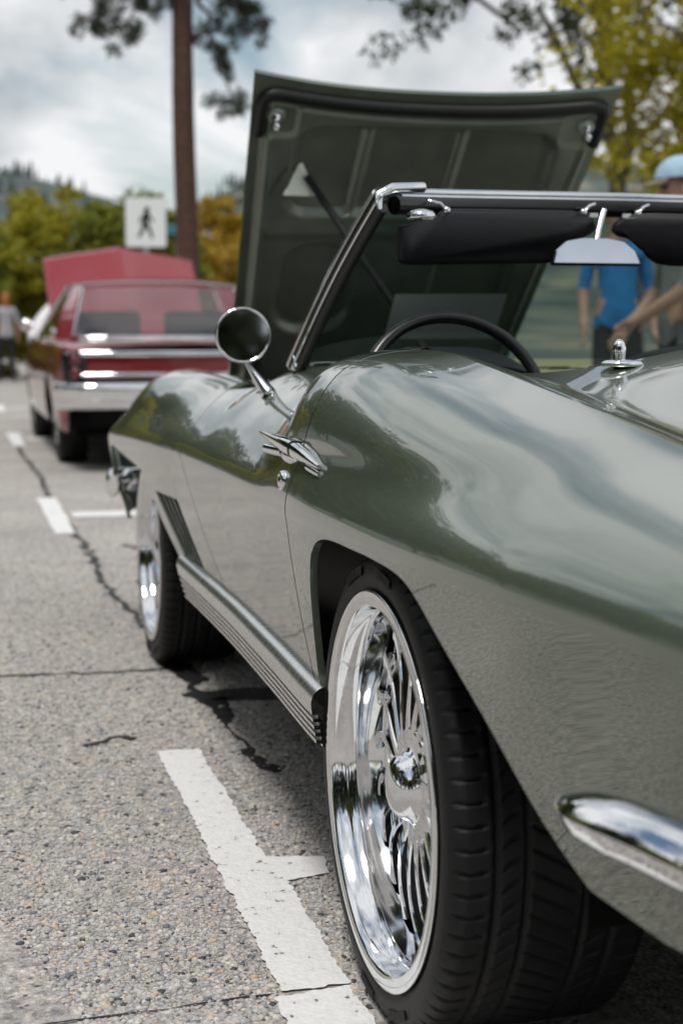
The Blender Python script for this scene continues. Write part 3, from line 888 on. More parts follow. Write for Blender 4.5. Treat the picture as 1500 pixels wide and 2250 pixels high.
# ---- windscreen: glass, pillars, header
def ws_base(x):
    q = (x / .655) ** 2
    return np.stack([x, 1.66 - .28 * q ** 1.15, .905 - .006 * q], -1)
def ws_top(x):
    q = (x / .655) ** 2; k = .575 / .655
    return np.stack([x * k, 1.185 - .235 * q ** 1.15, 1.268 - .022 * q], -1)
xs_ = np.linspace(-.655, .655, 60); vv_ = np.linspace(0, 1, 16)
Bm, Tm = ws_base(xs_), ws_top(xs_)
bow = np.sin(np.pi * vv_)[None, :, None] * np.array([0, .012, .012])
GL = Bm[:, None] * (1 - vv_[None, :, None]) + Tm[:, None] * vv_[None, :, None] + bow
frame = tube('windshield_frame', ws_top(np.linspace(-.655, .655, 60)) + [0, .002, .004], .0105, M['chrome'], car, 14, squash=(1.5, .85))
glass = grid_obj('windshield_glass', GL, M['glass'], frame)
# black inner header rail and lower chrome strip
tube('header_rail', ws_top(np.linspace(-.62, .62, 50)) + [0, -.022, -.024], .013, M['black'], frame, 12, squash=(1.2, 1.5))
tube('header_strip', ws_top(np.linspace(-.60, .60, 50)) + [0, -.024, -.006], .0045, M['chrome'], frame, 10)
for sgn in (-1, 1):
    e = GL[0].copy(); e[:, 0] *= -sgn
    dn = np.array([sgn * 1.0, 0, 0])
    # outer chrome moulding, black channel, inner chrome, rubber
    tube('pillar_moulding', e + [sgn * .010, .002, 0], .0075, M['chrome'], frame, 10, squash=(.8, 1.2), up=(0, .8, .6))
    tube('pillar_channel', e + [sgn * .003, -.020, -.003], .016, M['black'], frame, 8, squash=(.8, 1.2), up=(0, .8, .6))
    tube('pillar_strip', e + [sgn * .010, -.042, -.006], .0040, M['chrome'], frame, 8, up=(0, .8, .6))
    tube('pillar_seal', e[:-1] + [sgn * -.002, -.062, -.008], .012, M['seal'], frame, 8, squash=(.9, 1.2), up=(0, .8, .6))
    # corner knuckle and base block
    top = e[-1]
    ck = tube('corner_casting', np.array([top + [sgn * .012, -.03, -.035], top + [sgn * .008, -.022, -.004], top + [-sgn * .02, -.02, .008], top + [-sgn * .09, .0, .014]]), np.array([.007, .009, .011, .010]), M['chrome'], frame, 12)
    bt = prism('pillar_foot', [(-.03, 0), (.035, 0), (.022, .024), (-.018, .034)], (tuple(e[0] + [sgn * .012 , -.035, -.012]), (0, 1, 0), (0, 0, 1)), .02 * (-sgn if sgn > 0 else 1), M['chrome'], frame, .003)
    # header latch
    lathe('header_latch', [(0, .028), (.006, .030), (.014, .024), (.018, .010), (.019, .001)], M['chrome'], frame, 24, 'z', tuple(top + [-sgn * .075, -.03, -.05]), flip=False)
# door window sill trim
tr_ = D2[6:-40, -1]
for d, sgn in zip(doors, (1, -1)):
    p = tr_ + [.014, 0, .006]; p = p * [sgn, 1, 1]
    tube('sill_trim', p, .0045, M['chrome'], d, 8)
    tube('sill_seal', p + [.010 * sgn, 0, -.001], .005, M['seal'], d, 8)

# ---- sun visors
def hdr(x):   # header point at real x
    return ws_top(np.array([x * .655 / .575]))[0]
def visor(xa, xb, mirror=False):
    # outline in (along, down)
    pa = hdr(xa); pb = hdr(xb)
    o = Vector(pa) + Vector((0, -.035, -.035)); ex_ = Vector(pb - pa); L = ex_.length; ex_.normalize()
    ey_ = Vector((0, .22, -1)).normalized()
    pts = [(.0, .035), (.035, .028), (.085, .022), (.105, .006), (.13, .0), (L - .07, .0), (L - .02, .006), (L, .022), (L + .004, .036), (L - .008, .046), (L - .04, .052), (L - .062, .07), (L - .08, .092), (L - .10, .104), (L - .13, .108), (.02, .108), (.004, .10)]
    vz = prism('sun_visor', pts, (o, ex_, ey_), .018, M['vinyl'], car, .006, 3)
    edge = [o + ex_ * p[0] + ey_ * p[1] + ex_.cross(ey_) * .009 for p in pts]
    edge_np = np.array([list(v) for v in edge])
    k = np.linspace(0, len(edge_np), 100, endpoint=False); idx = np.arange(len(edge_np) + 1)
    E2 = np.stack([np.interp(k, idx, np.append(edge_np[:, c], edge_np[0, c])) for c in range(3)], 1)
    tube('visor_piping', E2, .0035, M['seal'], vz, 6, True, up=(0, 1, 0))
    for s_ in (.11, L - .045):
        c = o + ex_ * s_ + Vector((0, -.008, .0))
        lathe('visor_screw', [(-.004, .001), (-.004, .0055), (0, .008), (.004, .008)], M['chrome'], vz, 16, 'y', tuple(c))
        tube('visor_arm', np.array([list(c), list(c + Vector((0.012 if s_ > .2 else -.014, .0, .014))), list(c + Vector((0.03 if s_ > .2 else -.035, .012, .020)))]), .0032, M['chrome'], vz, 8)
    box('visor_clip', tuple(o + ex_ * (.045) + Vector((0, -.012, -.014))), (.020, .004, .009), M['alum'], vz)
    box('visor_clip', tuple(o + ex_ * (L - .018) + Vector((0, -.012, -.006))), (.020, .004, .009), M['alum'], vz)
    return vz
visor(-.525, -.022)
visor(.525, .022)

# ---- interior mirror
mo = Vector((-.045, 1.10, 1.148))
pts = [(-.105, -.03), (-.095, .0), (-.07, .022), (-.03, .030), (.03, .030), (.07, .022), (.095, .0), (.105, -.03)]
im = prism('rear_view_mirror', pts, (mo, (1, -.0, 0), (0, .24, .97)), -.018, M['black'], car, .004)
prism('mirror_glass', [(p[0] * .95, p[1] * .92) for p in pts], (mo + Vector((0, -.0012, .0004)), (1, 0, 0), (0, .24, .97)), -.001, M['chrome'], im)
tube('mirror_stem', np.array([[-.04, 1.115, 1.165], [-.02, 1.14, 1.21], [0, 1.16, 1.25]]), .008, M['chrome'], im, 10)

# ---- exterior door mirror
sm_c = np.array([-.786, 1.295, .966])
base_y, base_t = 1.285, .64
bx, bz = skin(np.array([base_y]), np.array([base_t])); bp_ = np.array([-bx[0], base_y, bz[0]])
sm = lathe('side_mirror', [(.050, .001), (.047, .020), (.036, .044), (.018, .056), (.004, .0612), (-.003, .0608), (-.004, .0575), (.001, .0555), (.002, .001)], M['chrome'], car, 64, 'y', tuple(sm_c))
mg = lathe('mirror_face', [(-.0005, .001), (-.0005, .0554)], M['chrome'], sm, 64, 'y', tuple(sm_c), flip=False)
_rm = np.array(Matrix.Rotation(R(-5), 3, 'X') @ Matrix.Rotation(R(-2), 3, 'Z'))
for o_ in (sm, mg):
    c_ = np.array([v.co[:] for v in o_.data.vertices]); c_ = (c_ - sm_c) @ _rm.T + sm_c
    o_.data.vertices.foreach_set('co', c_.astype(np.float32).ravel()); o_.data.update()
st0 = bp_ + [-.004, 0, -.004]; st1 = sm_c + [.012, .022, -.060]
k = np.linspace(0, 1, 10)[:, None]
stp = st0 * (1 - k) + st1 * k
tube('mirror_stalk', stp, np.linspace(.040, .010, 10), M['chrome'], sm, 4, squash=(.45, .95), up=(0, 1, .2))
lathe('stalk_foot', [(0, .001), (0, .03), (.006, .028), (.008, .001)], M['chrome'], sm, 4, 'z', tuple(bp_ + [-.002, 0, -.004]))
# ---- door handle and lock
ld = doors[0]
hy = np.linspace(.70, .24, 40)
def side_pt(y, z):
    """outer surface x at height z above the crease"""
    t = np.linspace(0, 1, 200); X_, Z_ = skin(np.full_like(t, y), t)
    return np.interp(z, Z_, X_)
def loft(name, C_, ax_, az_, mat, parent, n=30, m=16, power=1.0):
    C_ = np.array(C_, float); i = np.linspace(0, 1, len(C_)); q = np.linspace(0, 1, n)
    c = np.stack([pchip(i, C_[:, k], q) for k in range(3)], 1); wx = pchip(i, ax_, q); wz = pchip(i, az_, q)
    a_ = np.linspace(0, 2 * np.pi, m, endpoint=False)
    ca, sa_ = np.sign(np.cos(a_)) * np.abs(np.cos(a_)) ** power, np.sign(np.sin(a_)) * np.abs(np.sin(a_)) ** power
    G = np.stack([c[:, 0, None] + wx[:, None] * ca, c[:, 1, None] + 0 * ca, c[:, 2, None] + wz[:, None] * sa_], -1)
    Mu = Multi(); Mu.grid(G, wrap_v=True)
    for e_, fl_ in ((0, False), (n - 1, True)):
        F_ = np.array([[j, (j + 1) % m, m] for j in range(m)]); F_ = F_[:, ::-1] if fl_ else F_
        Mu.add(np.vstack([G[e_], G[e_].mean(0)]), F_)
    return Mu.build(name, mat, parent)
H = loft('door_handle', [(-.862, .745, .7905), (-.864, .68, .7895), (-.866, .58, .787), (-.867, .50, .784), (-.866, .44, .781)], [.002, .006, .0095, .012, .013], [.002, .0055, .009, .013, .0138], M['chrome'], ld, power=.8)
loft('handle_band', [(-.866, .44, .781), (-.866, .432, .7808)], [.0142, .0142], [.0150, .0150], M['black'], H, n=3, power=.8)
loft('handle_tail', [(-.866, .433, .7805), (-.866, .37, .776), (-.865, .30, .769), (-.865, .270, .766)], [.013, .011, .008, .006], [.0136, .0105, .0055, .004], M['chrome'], H, power=.7)
loft('push_button', [(-.866, .665, .767), (-.866, .66, .767), (-.864, .60, .768), (-.862, .54, .769)], [.007, .0095, .0095, .009], [.007, .009, .009, .0085], M['chrome'], H, power=.8)
loft('button_socket', [(-.850, .60, .764), (-.852, .55, .764), (-.853, .49, .765), (-.852, .44, .766)], [.004, .014, .018, .012], [.004, .013, .0155, .012], M['chrome'], H)
loft('handle_stop', [(-.864, .345, .760), (-.864, .30, .757), (-.863, .268, .755)], [.008, .0075, .007], [.0062, .0058, .005], M['chrome'], H, power=.7)
lx_ = -side_pt(.500, .722)
lk_ = lathe('door_lock', [(.006, .020), (-.003, .018), (-.006, .013), (-.004, .010), (-.007, .008), (-.008, .001)], M['chrome'], ld, 32, 'x', (lx_, .500, .722))

# ---- rocker moulding
def rocker(sgn):
    arc = np.linspace(0, 1, 12)
    top = [(.045, .410), (.020, .411)] + [(.012 - .026 * math.sin(a * math.pi / 2), .384 + .027 * math.cos(a * math.pi / 2)) for a in arc] + [(-.013, .374)]
    rib = [(-.013, .374)]; z = .372
    for k in range(5):
        o_ = .0018 * k
        rib += [(-.0125 + o_, z), (-.0125 + o_, z - .0055), (-.002 + o_, z - .0066), (-.002 + o_, z - .0112)]
        z -= .0118
    rib += [(.01, .310), (.05, .304)]
    ys = np.linspace(.30, 1.77, 60)
    xb = low_x(ys, np.full_like(ys, .42)) + .006
    def sweep(prof):
        prof = np.array(prof)
        G = np.stack([np.stack([-(xb - p[0]), ys, np.full_like(ys, p[1])], -1) for p in prof], 1)
        G[..., 1] += ((prof[:, 1] - .36)[None] * 1.2) * sstep(1.5, 1.77, ys)[:, None]
        G[..., 0] *= sgn
        return G
    Mu = Multi(); Gt = sweep(top); Mu.grid(Gt)
    Gr = sweep(rib)
    for j in range(len(rib) - 1): Mu.grid(Gr[:, j:j + 2])          # every facet its own strip: crisp ribs
    cap = np.vstack([Gt[-1], Gr[-1]]); Mu.add(np.vstack([cap, cap.mean(0)]), np.array([[i, i + 1, len(cap)] for i in range(len(cap) - 1)]))
    return Mu.build('rocker_moulding', M['alum'], car, smooth=True)
rocker(1); rocker(-1)

# ---- chrome bumpers
def bumper_rear(sgn):
    y1 = np.linspace(-.60, -1.02, 40); z1 = np.full_like(y1, .515)
    x1 = low_x(y1, z1) + .020 * sstep(-.01, .08, -.60 - y1) - .010 * (1 - sstep(0, .02, -.60 - y1))
    q2 = np.linspace(0, 1, 40)[1:]
    x2 = x1[-1] + (.30 - x1[-1]) * np.sin(q2 * np.pi / 2) ** 1.2; y2 = -1.02 - .16 * np.sin(q2 * np.pi / 2) ** .9
    x = np.concatenate([x1, x2]); y = np.concatenate([y1, y2]); q = np.linspace(0, 1, len(x))
    hh = .027 * np.clip(np.sqrt(np.clip((q + .006) / .16, 0, 1)), .1, 1)
    zc_b = .500 + .012 * sstep(0, .25, q)
    T = np.stack([np.gradient(-x), np.gradient(y)], 1); T /= np.linalg.norm(T, axis=1, keepdims=True)
    On = np.stack([T[:, 1], -T[:, 0]], 1)
    if On[5, 0] > 0: On = -On
    Mu = Multi()
    sc_ = np.clip(hh / .027, .25, 1)
    for prof in ([(-.050, 1.04), (-.030, 1.02), (-.016, .92), (-.006, .74), (.002, .50)], [(.002, .50), (.008, .26), (.0125, .05), (.0150, -.12)], [(.0150, -.12), (.0150, -.17)], [(.0150, -.17), (.0105, -.55), (.005, -.92)], [(.005, -.92), (-.004, -1.04), (-.040, -1.0)]):
        G = np.stack([np.stack([-x + On[:, 0] * p[0] * sc_, y + On[:, 1] * p[0] * sc_, zc_b + hh * p[1]], -1) for p in prof], 1)
        G[..., 0] *= sgn
        Mu.grid(G)
    return Mu.build('rear_bumper', M['chrome'], car)
bumper_rear(1); bumper_rear(-1)
def bumper_front(sgn):
    pts = np.array([(-.30, 3.43, .45), (-.5, 3.42, .455), (-.70, 3.37, .46), (-.83, 3.27, .465), (-.875, 3.16, .47), (-.88, 3.08, .47)]) * [sgn, 1, 1]
    q = np.linspace(0, 1, 50); i = np.linspace(0, 1, len(pts))
    P = np.stack([pchip(i, pts[:, c], q) for c in range(3)], 1)
    return tube('front_bumper', P, np.interp(q, [0, .9, 1], [.04, .045, .03]), M['chrome'], car, 14, squash=(.55, 1.1))
bumper_front(1); bumper_front(-1)
# nose panel with grille
xt = np.linspace(-1, 1, 41)[None]; zt = np.linspace(0, 1, 14)[:, None]
NP_ = np.stack([xt * (.70 - .14 * zt + 0 * xt), 3.37 + .05 * (1 - xt ** 2) + .03 * np.sin(np.pi * zt), .37 + .27 * zt + 0 * xt], -1)
nose = grid_obj('nose_panel', NP_, M['green'], car)
tp = np.stack([np.stack([xt[0] * .56, 3.37 + .05 * (1 - xt[0] ** 2), 0 * xt[0] + .64], -1), np.stack([xt[0] * .56, 3.25 + 0 * xt[0], .71 + 0 * xt[0]], -1), np.stack([xt[0] * .57, 3.10 + 0 * xt[0], .79 + 0 * xt[0]], -1)], 1)
grid_obj('nose_top', tp, M['green'], nose)

# ---- raised hood: outer skin and pressed underside
hinge = np.array([0, 3.10, .825]); rear_e = np.array([0, 2.285, 1.690])
ev = (rear_e - hinge); HL = np.linalg.norm(ev); ev /= HL
eu = np.array([1.0, 0, 0]); en = np.cross(eu, ev); en = en if en[1] < 0 else -en      # underside normal, towards the cockpit
def hood_pt(U, V, D):
    return hinge + U[..., None] * eu + V[..., None] * ev + D[..., None] * en
def hood_edge(Uf):      # Uf -1..1 -> rear edge length (follows the cowl)
    return HL * (1.0) - .062 * (1 - np.abs(Uf) ** 2.2)
nu, nv = 180, 170
uf = np.linspace(-1, 1, nu)[:, None]; vf = np.linspace(0, 1, nv)[None]
half = .485 + .068 * vf
Vv = hood_edge(uf) * vf; Uu = half * uf
dL = (1 - np.abs(uf)) * half                       # distance to side edge
dT = hood_edge(uf) - Vv                             # distance to rear edge
def rrect(u0, u1, v0, v1, r, w):
    cx, cy = (u0 + u1) / 2, (v0 + v1) / 2
    qx = np.abs(Uu - cx) - (u1 - u0) / 2 + r; qy = np.abs(Vv - cy) - (v1 - v0) / 2 + r
    d = np.hypot(np.maximum(qx, 0), np.maximum(qy, 0)) + np.minimum(np.maximum(qx, qy), 0) - r
    return 1 - sstep(-w, w, d)
D = .024 * sstep(.030, .046, dL) * sstep(.062, .084, dT)                # inner panel stands proud of the rim
D += .010 * sstep(.055, .063, dL) * sstep(.09, .10, dT) * 0
for sg in (-1, 1):                                                      # corner pockets round the latch pins
    D -= .014 * rrect(*(sorted((sg * .41, sg * .53))), HL - .20, HL - .075, .02, .008)
main = rrect(-.40, .40, .70, 1.015, .07, .012)
D -= .030 * main
for xr_ in (-.19, .10, .0):
    if xr_ == 0: continue
    D += .020 * np.exp(-((Uu - xr_ - .02 * (Vv - .8)) / .014) ** 2) * main
for sg in (-1, 1):
    D -= .03 * rrect(*(sorted((sg * .13, sg * .38))), .22, .58, .10, .014)
D += .010 * np.exp(-((Vv - .64) / .02) ** 2) * sstep(.05, .08, dL)
D += .010 * np.exp(-((dL - .052) / .006) ** 2) * sstep(.06, .09, dT)
D -= .05 * np.abs(uf) ** 3 * 0
arcz = .020 * (1 - np.abs(uf) ** 2) * (0.3 + .7 * vf)                  # crown of the hood
Hin = hood_pt(Uu, Vv, D - arcz - .002)
Mu = Multi(); V_, F_, N_ = grid_arrays(Hin)
if (N_ * en).sum() < 0: F_ = F_[:, ::-1]
Mu.add(V_, F_)
hood_out = hood_pt(Uu[::4, ::4] + 0, Vv[::4, ::4], (-arcz - .018)[::4, ::4])
V_, F_, N_ = grid_arrays(hood_out)
if (N_ * en).sum() > 0: F_ = F_[:, ::-1]
Mo = Multi(); Mo.add(V_, F_)
def rimstrip(a, b): Mo.grid(np.stack([a, b], 1))
e_in = hood_pt(Uu, Vv, -arcz - .002); e_out = hood_pt(Uu, Vv, -arcz - .018)
rimstrip(e_in[:, -1], e_out[:, -1]); rimstrip(e_in[0], e_out[0]); rimstrip(e_in[-1], e_out[-1]); rimstrip(e_in[:, 0], e_out[:, 0])
hood = Mo.build('hood', M['green'], car)
Mu.build('hood_underside', M['hoodin'], hood)
# rubber seal along the rear edge, turning down the sides
sp = []
for q in np.linspace(0, 1, 12): sp.append((-.545 + .004 * q + .022, HL - .20 + q * .135))
for q in np.linspace(0.02, .98, 60):
    u_ = -.515 + 1.03 * q
    sp.append((u_, float(hood_edge(np.array(u_ / .553))) - .046))
for q in np.linspace(0, 1, 12): sp.append((.519 - .0 * q, HL - .065 - q * .135))
sp = np.array(sp); sp[:, 0] = np.clip(sp[:, 0], -.520, .520)
for _ in range(3): sp[1:-1] = (sp[:-2] + sp[1:-1] * 2 + sp[2:]) / 4
u_, v_ = sp[:, 0], sp[:, 1]
az = .020 * (1 - np.abs(u_ / .553) ** 2)
tube('hood_seal', hood_pt(u_, v_, .010 - az), .019, M['seal'], hood, 10, up=tuple(en))
for sg in (-1, 1):
    c = hood_pt(np.array(sg * .478), np.array(HL - .135), np.array(.0))
    d2 = en * .9 + ev * -.35; d2 /= np.linalg.norm(d2)
    k = np.linspace(0, 1, 8)[:, None]
    tube('latch_pin', c + k * .055 * d2, np.array([.018, .017, .016, .010, .010, .0115, .009, .003]), M['chrome'], hood, 14)
    lathe_p = tube('latch_cup', c + np.linspace(0, 1, 4)[:, None] * .016 * en, np.array([.030, .029, .026, .022]), M['tin'], hood, 20)
# prop: slotted stay and triangular bracket on the left
pa = hood_pt(np.array(-.36), np.array(.86), np.array(.03)); pb = np.array([-.02, 2.20, .84])
tube('hood_stay', np.array([pa, pa * .66 + pb * .34, pa * .33 + pb * .67, pb]), .008, M['iron'], hood, 6, squash=(1.4, .35), up=tuple(en))
bo = hood_pt(np.array(-.37), np.array(.81), np.array(.022))
prism('stay_bracket', [(-.055, -.02), (.05, -.02), (.005, .075), (-.005, .075)], (bo + en * .004, eu, (ev * .80 - en * .60) * -1.0 * -1.0), .003, M['tin'], hood)
prism('stay_gusset', [(-.06, -.03), (-.02, -.035), (.0, .055), (-.02, .075)], (bo - eu * .03, eu, ev), .006 if np.dot(np.cross(eu, ev), en) > 0 else -.006, M['hoodin'], hood)
for sg in (-1, 1):
    tube('hood_hinge', np.array([hood_pt(np.array(sg * .40), np.array(.10), np.array(.0)), [sg * .40, 3.02, .80], [sg * .40, 3.06, .70]]), .012, M['iron'], hood, 8)

# ---- wheels
def tyre_arrays(Rt, Rr, W, nth=720):
    """Tyre: displaced tread. axial a: 0 at outer face, +W inwards"""
    sh = .020
    prof = [(.016, Rr - .012), (.004, Rr - .002), (.001, Rr + .004), (-.001, Rr + .012), (-.0015, Rr + (Rt - Rr) * .35), (.000, Rr + (Rt - Rr) * .6), (.004, Rt - .014), (.0085, Rt - .0075), (.014, Rt - .0035), (.020, Rt - .0013)]
    ta = np.linspace(.024, W - .024, 70)
    prof += [(a, Rt - .0012 + .0012 * math.sin(math.pi * (a - .024) / (W - .048))) for a in ta]
    prof += [(W - p[0], p[1]) for p in reversed(prof[:10])]
    prof = np.array(prof); n, m = nth, len(prof)
    th = np.linspace(0, 2 * np.pi, n, endpoint=False)[:, None]; A = prof[:, 0][None]
    r = np.broadcast_to(prof[:, 1][None], (n, m)).copy()
    tread = (A > .018) & (A < W - .018)
    g = np.zeros((n, m))
    for c in (.058, .098, W - .098, W - .058):
        g = np.maximum(g, 1 - sstep(.0032, .0052, np.abs(A - c)))
    pitch = 2 * np.pi / 72
    # shoulder slots: curved lateral cuts
    for side, a0, a1 in ((1, .004, .050), (-1, W - .050, W - .004)):
        inb = sstep(a0, a0 + .006, A) * (1 - sstep(a1 - .006, a1, A))
        bend = (A - a0) if side > 0 else (a1 - A)
        ph = (th + .35 * (bend - .022) ** 2 * 60) / pitch
        d = np.abs((ph % 1) - .5) * pitch * Rt
        g = np.maximum(g, inb * (1 - sstep(.0012, .0030, d)))
    for a0, a1, sl in ((.062, .094, 2.2), (.102, W - .102, -1.6), (W - .094, W - .062, 2.2)):
        inb = sstep(a0, a0 + .004, A) * (1 - sstep(a1 - .010, a1 - .004, A))
        ph = (th + sl * (A - a0)) / pitch
        d = np.abs((ph % 1) - .5) * pitch * Rt
        g = np.maximum(g, inb * (1 - sstep(.0008, .0022, d)))
    r = r - .0065 * g * ((A > .002) & (A < W - .002))
    P = np.stack([np.broadcast_to(A, (n, m)), np.cos(th) * r, np.sin(th) * r], -1)
    return grid_arrays(P, wrap_u=True)

spoke_cache = {}
def make_wheel(loc, sgn, Rt, Rr, W, parent, nsp=20, name='wheel'):
    """barrel mesh = wheel; children: tyre, spokes, hub, cap. local +x is inwards for sgn=1"""
    key = (Rt, Rr, W)
    if key not in spoke_cache:
        d = {}
        Mu = Multi()
        brl = [(.030, Rr - .014), (.006, Rr - .006), (-.001, Rr - .0005), (-.004, Rr - .001), (-.0045, Rr - .004), (-.0042, Rr - .020), (-.001, Rr - .0235), (.006, Rr - .0255),
               (.018, Rr - .027), (.022, Rr - .030), (.028, Rr - .0335), (.040, Rr - .035), (.078, Rr - .037), (.082, Rr - .040), (.0825, Rr - .046), (.086, Rr - .048), (.098, Rr - .048), (W - .03, Rr - .055), (W - .01, Rr - .01)]
        Mu.grid(lathe_grid(brl, 160), wrap_u=True)
        V, F, N = Mu.V[0], Mu.F[0], Mu.N[0]
        me = mesh_np('wheel', V, F, True); me.materials.append(M['alloy']); d['barrel'] = me
        V, F, N = tyre_arrays(Rt, Rr, W)
        me = mesh_np('tyre', V, F[:, ::-1], True); me.materials.append(M['rubber']); d['tyre'] = me
        # spoke: from hub to barrel, gently S-curved, tapered
        q = np.linspace(0, 1, 16)
        rr = .060 + (Rr - .043 - .060) * q
        ax = .058 + .014 * q ** 1.5 - .004 * np.sin(np.pi * q)
        an = .20 * np.sin(np.pi * q * .9) - .06 * q
        c = np.stack([ax, rr * np.cos(an), rr * np.sin(an)], 1)
        T = np.gradient(c, axis=0); T /= np.linalg.norm(T, axis=1, keepdims=True)
        S = np.cross(T, [1.0, 0, 0]); S /= np.linalg.norm(S, axis=1, keepdims=True)
        U = np.cross(S, T)
        hw = np.interp(q, [0, .12, .3, .7, .92, 1], [.0100, .0080, .0056, .0052, .0070, .0125]); hd = np.interp(q, [0, .5, 1], [.008, .0045, .007])
        sgU = 1.0 if U[5, 0] < 0 else -1.0            # towards the outer face
        U = U * sgU
        sm_ = Multi()
        for prf in ([(-.72, 1), (.72, 1)], [(.72, 1), (1, .55)], [(1, .55), (.8, -1)], [(.8, -1), (-.8, -1)], [(-.8, -1), (-1, .55)], [(-1, .55), (-.72, 1)]):
            prf = np.array(prf)
            G = c[:, None] + S[:, None] * (prf[:, 0][None, :, None] * hw[:, None, None]) + U[:, None] * (prf[:, 1][None, :, None] * hd[:, None, None])
            sm_.grid(G)
        V, F = np.concatenate(sm_.V), np.concatenate(sm_.F)
        me = mesh_np('spoke', V, F, True); me.materials.append(M['alloy']); d['spoke'] = me
        for nm, pr, mat in (('hub_disc', [(.085, .088), (.060, .087), (.052, .083), (.050, .078), (.050, .060), (.049, .058), (.049, .001)], M['alloy']),
                            ('centre_cap', [(.062, .056), (.052, .0565), (.047, .054), (.046, .050), (.036, .047), (.026, .040), (.019, .029), (.0155, .015), (.0145, .001)], M['chrome']),
                            ('shade_drum', [(.098, .001), (.098, Rr - .052), (.112, Rr - .050), (.17, Rr - .050)], M['iron'])):  # dark drum face widened to stand in for shade behind the spokes
            V, F, N = grid_arrays(lathe_grid(pr, 64), wrap_u=True)
            me = mesh_np(nm, V, F, True); me.materials.append(mat); d[nm] = me
        # raised sidewall marks: short strokes set along two arcs
        bm = bmesh.new(); r2 = np.random.default_rng(5)
        rm = Rr + (Rt - Rr) * .52
        for a0, cnt in ((R(62), 9), (R(92), 7), (R(242), 9), (R(272), 7)):
            for k2 in range(cnt):
                aa = a0 + k2 * .0300
                for dth, hgt, off in ((-.007, .014, 0), (.006, .013, 0)):
                    ang_ = aa + dth
                    box_bm(bm, (-.0030, math.cos(ang_) * (rm + off), math.sin(ang_) * (rm + off)), (.0016, hgt, .0026), (ang_ + r2.uniform(-.25, .25), 0, 0))
                if k2 % 2 == 0:
                    box_bm(bm, (-.0030, math.cos(aa) * (rm + .005), math.sin(aa) * (rm + .005)), (.0015, .0024, .007), (aa, 0, 0))
        me = bpy.data.meshes.new('sidewall_lettering'); bm.to_mesh(me); bm.free(); me.materials.append(M['rubber']); d['marks'] = me
        spoke_cache[key] = d
    d = spoke_cache[key]
    w = link(name, d['barrel'], M['alloy'], parent)
    w.location = loc
    w.rotation_euler = (0, 0, 0 if sgn > 0 else math.pi)
    for nm, k2 in (('tyre', 'tyre'), ('hub_disc', 'hub_disc'), ('centre_cap', 'centre_cap'), ('shade_drum', 'shade_drum'), ('sidewall_lettering', 'marks')):
        lo2 = link(nm, d[k2], M['alloy'], w)
        if nm == 'sidewall_lettering': lo2['kind'] = 'stuff'
    for k2 in range(nsp):
        s_ = link('spoke', d['spoke'], M['alloy'], w)
        s_.rotation_euler = (2 * math.pi * k2 / nsp, 0, 0)
    return w
make_wheel((-.850, 0, .333), 1, .335, .281, .275, car)
make_wheel((.850, 0, .333), -1, .335, .281, .275, car)
make_wheel((-.842, 2.489, .325), 1, .325, .262, .235, car)
make_wheel((.842, 2.489, .325), -1, .325, .262, .235, car)

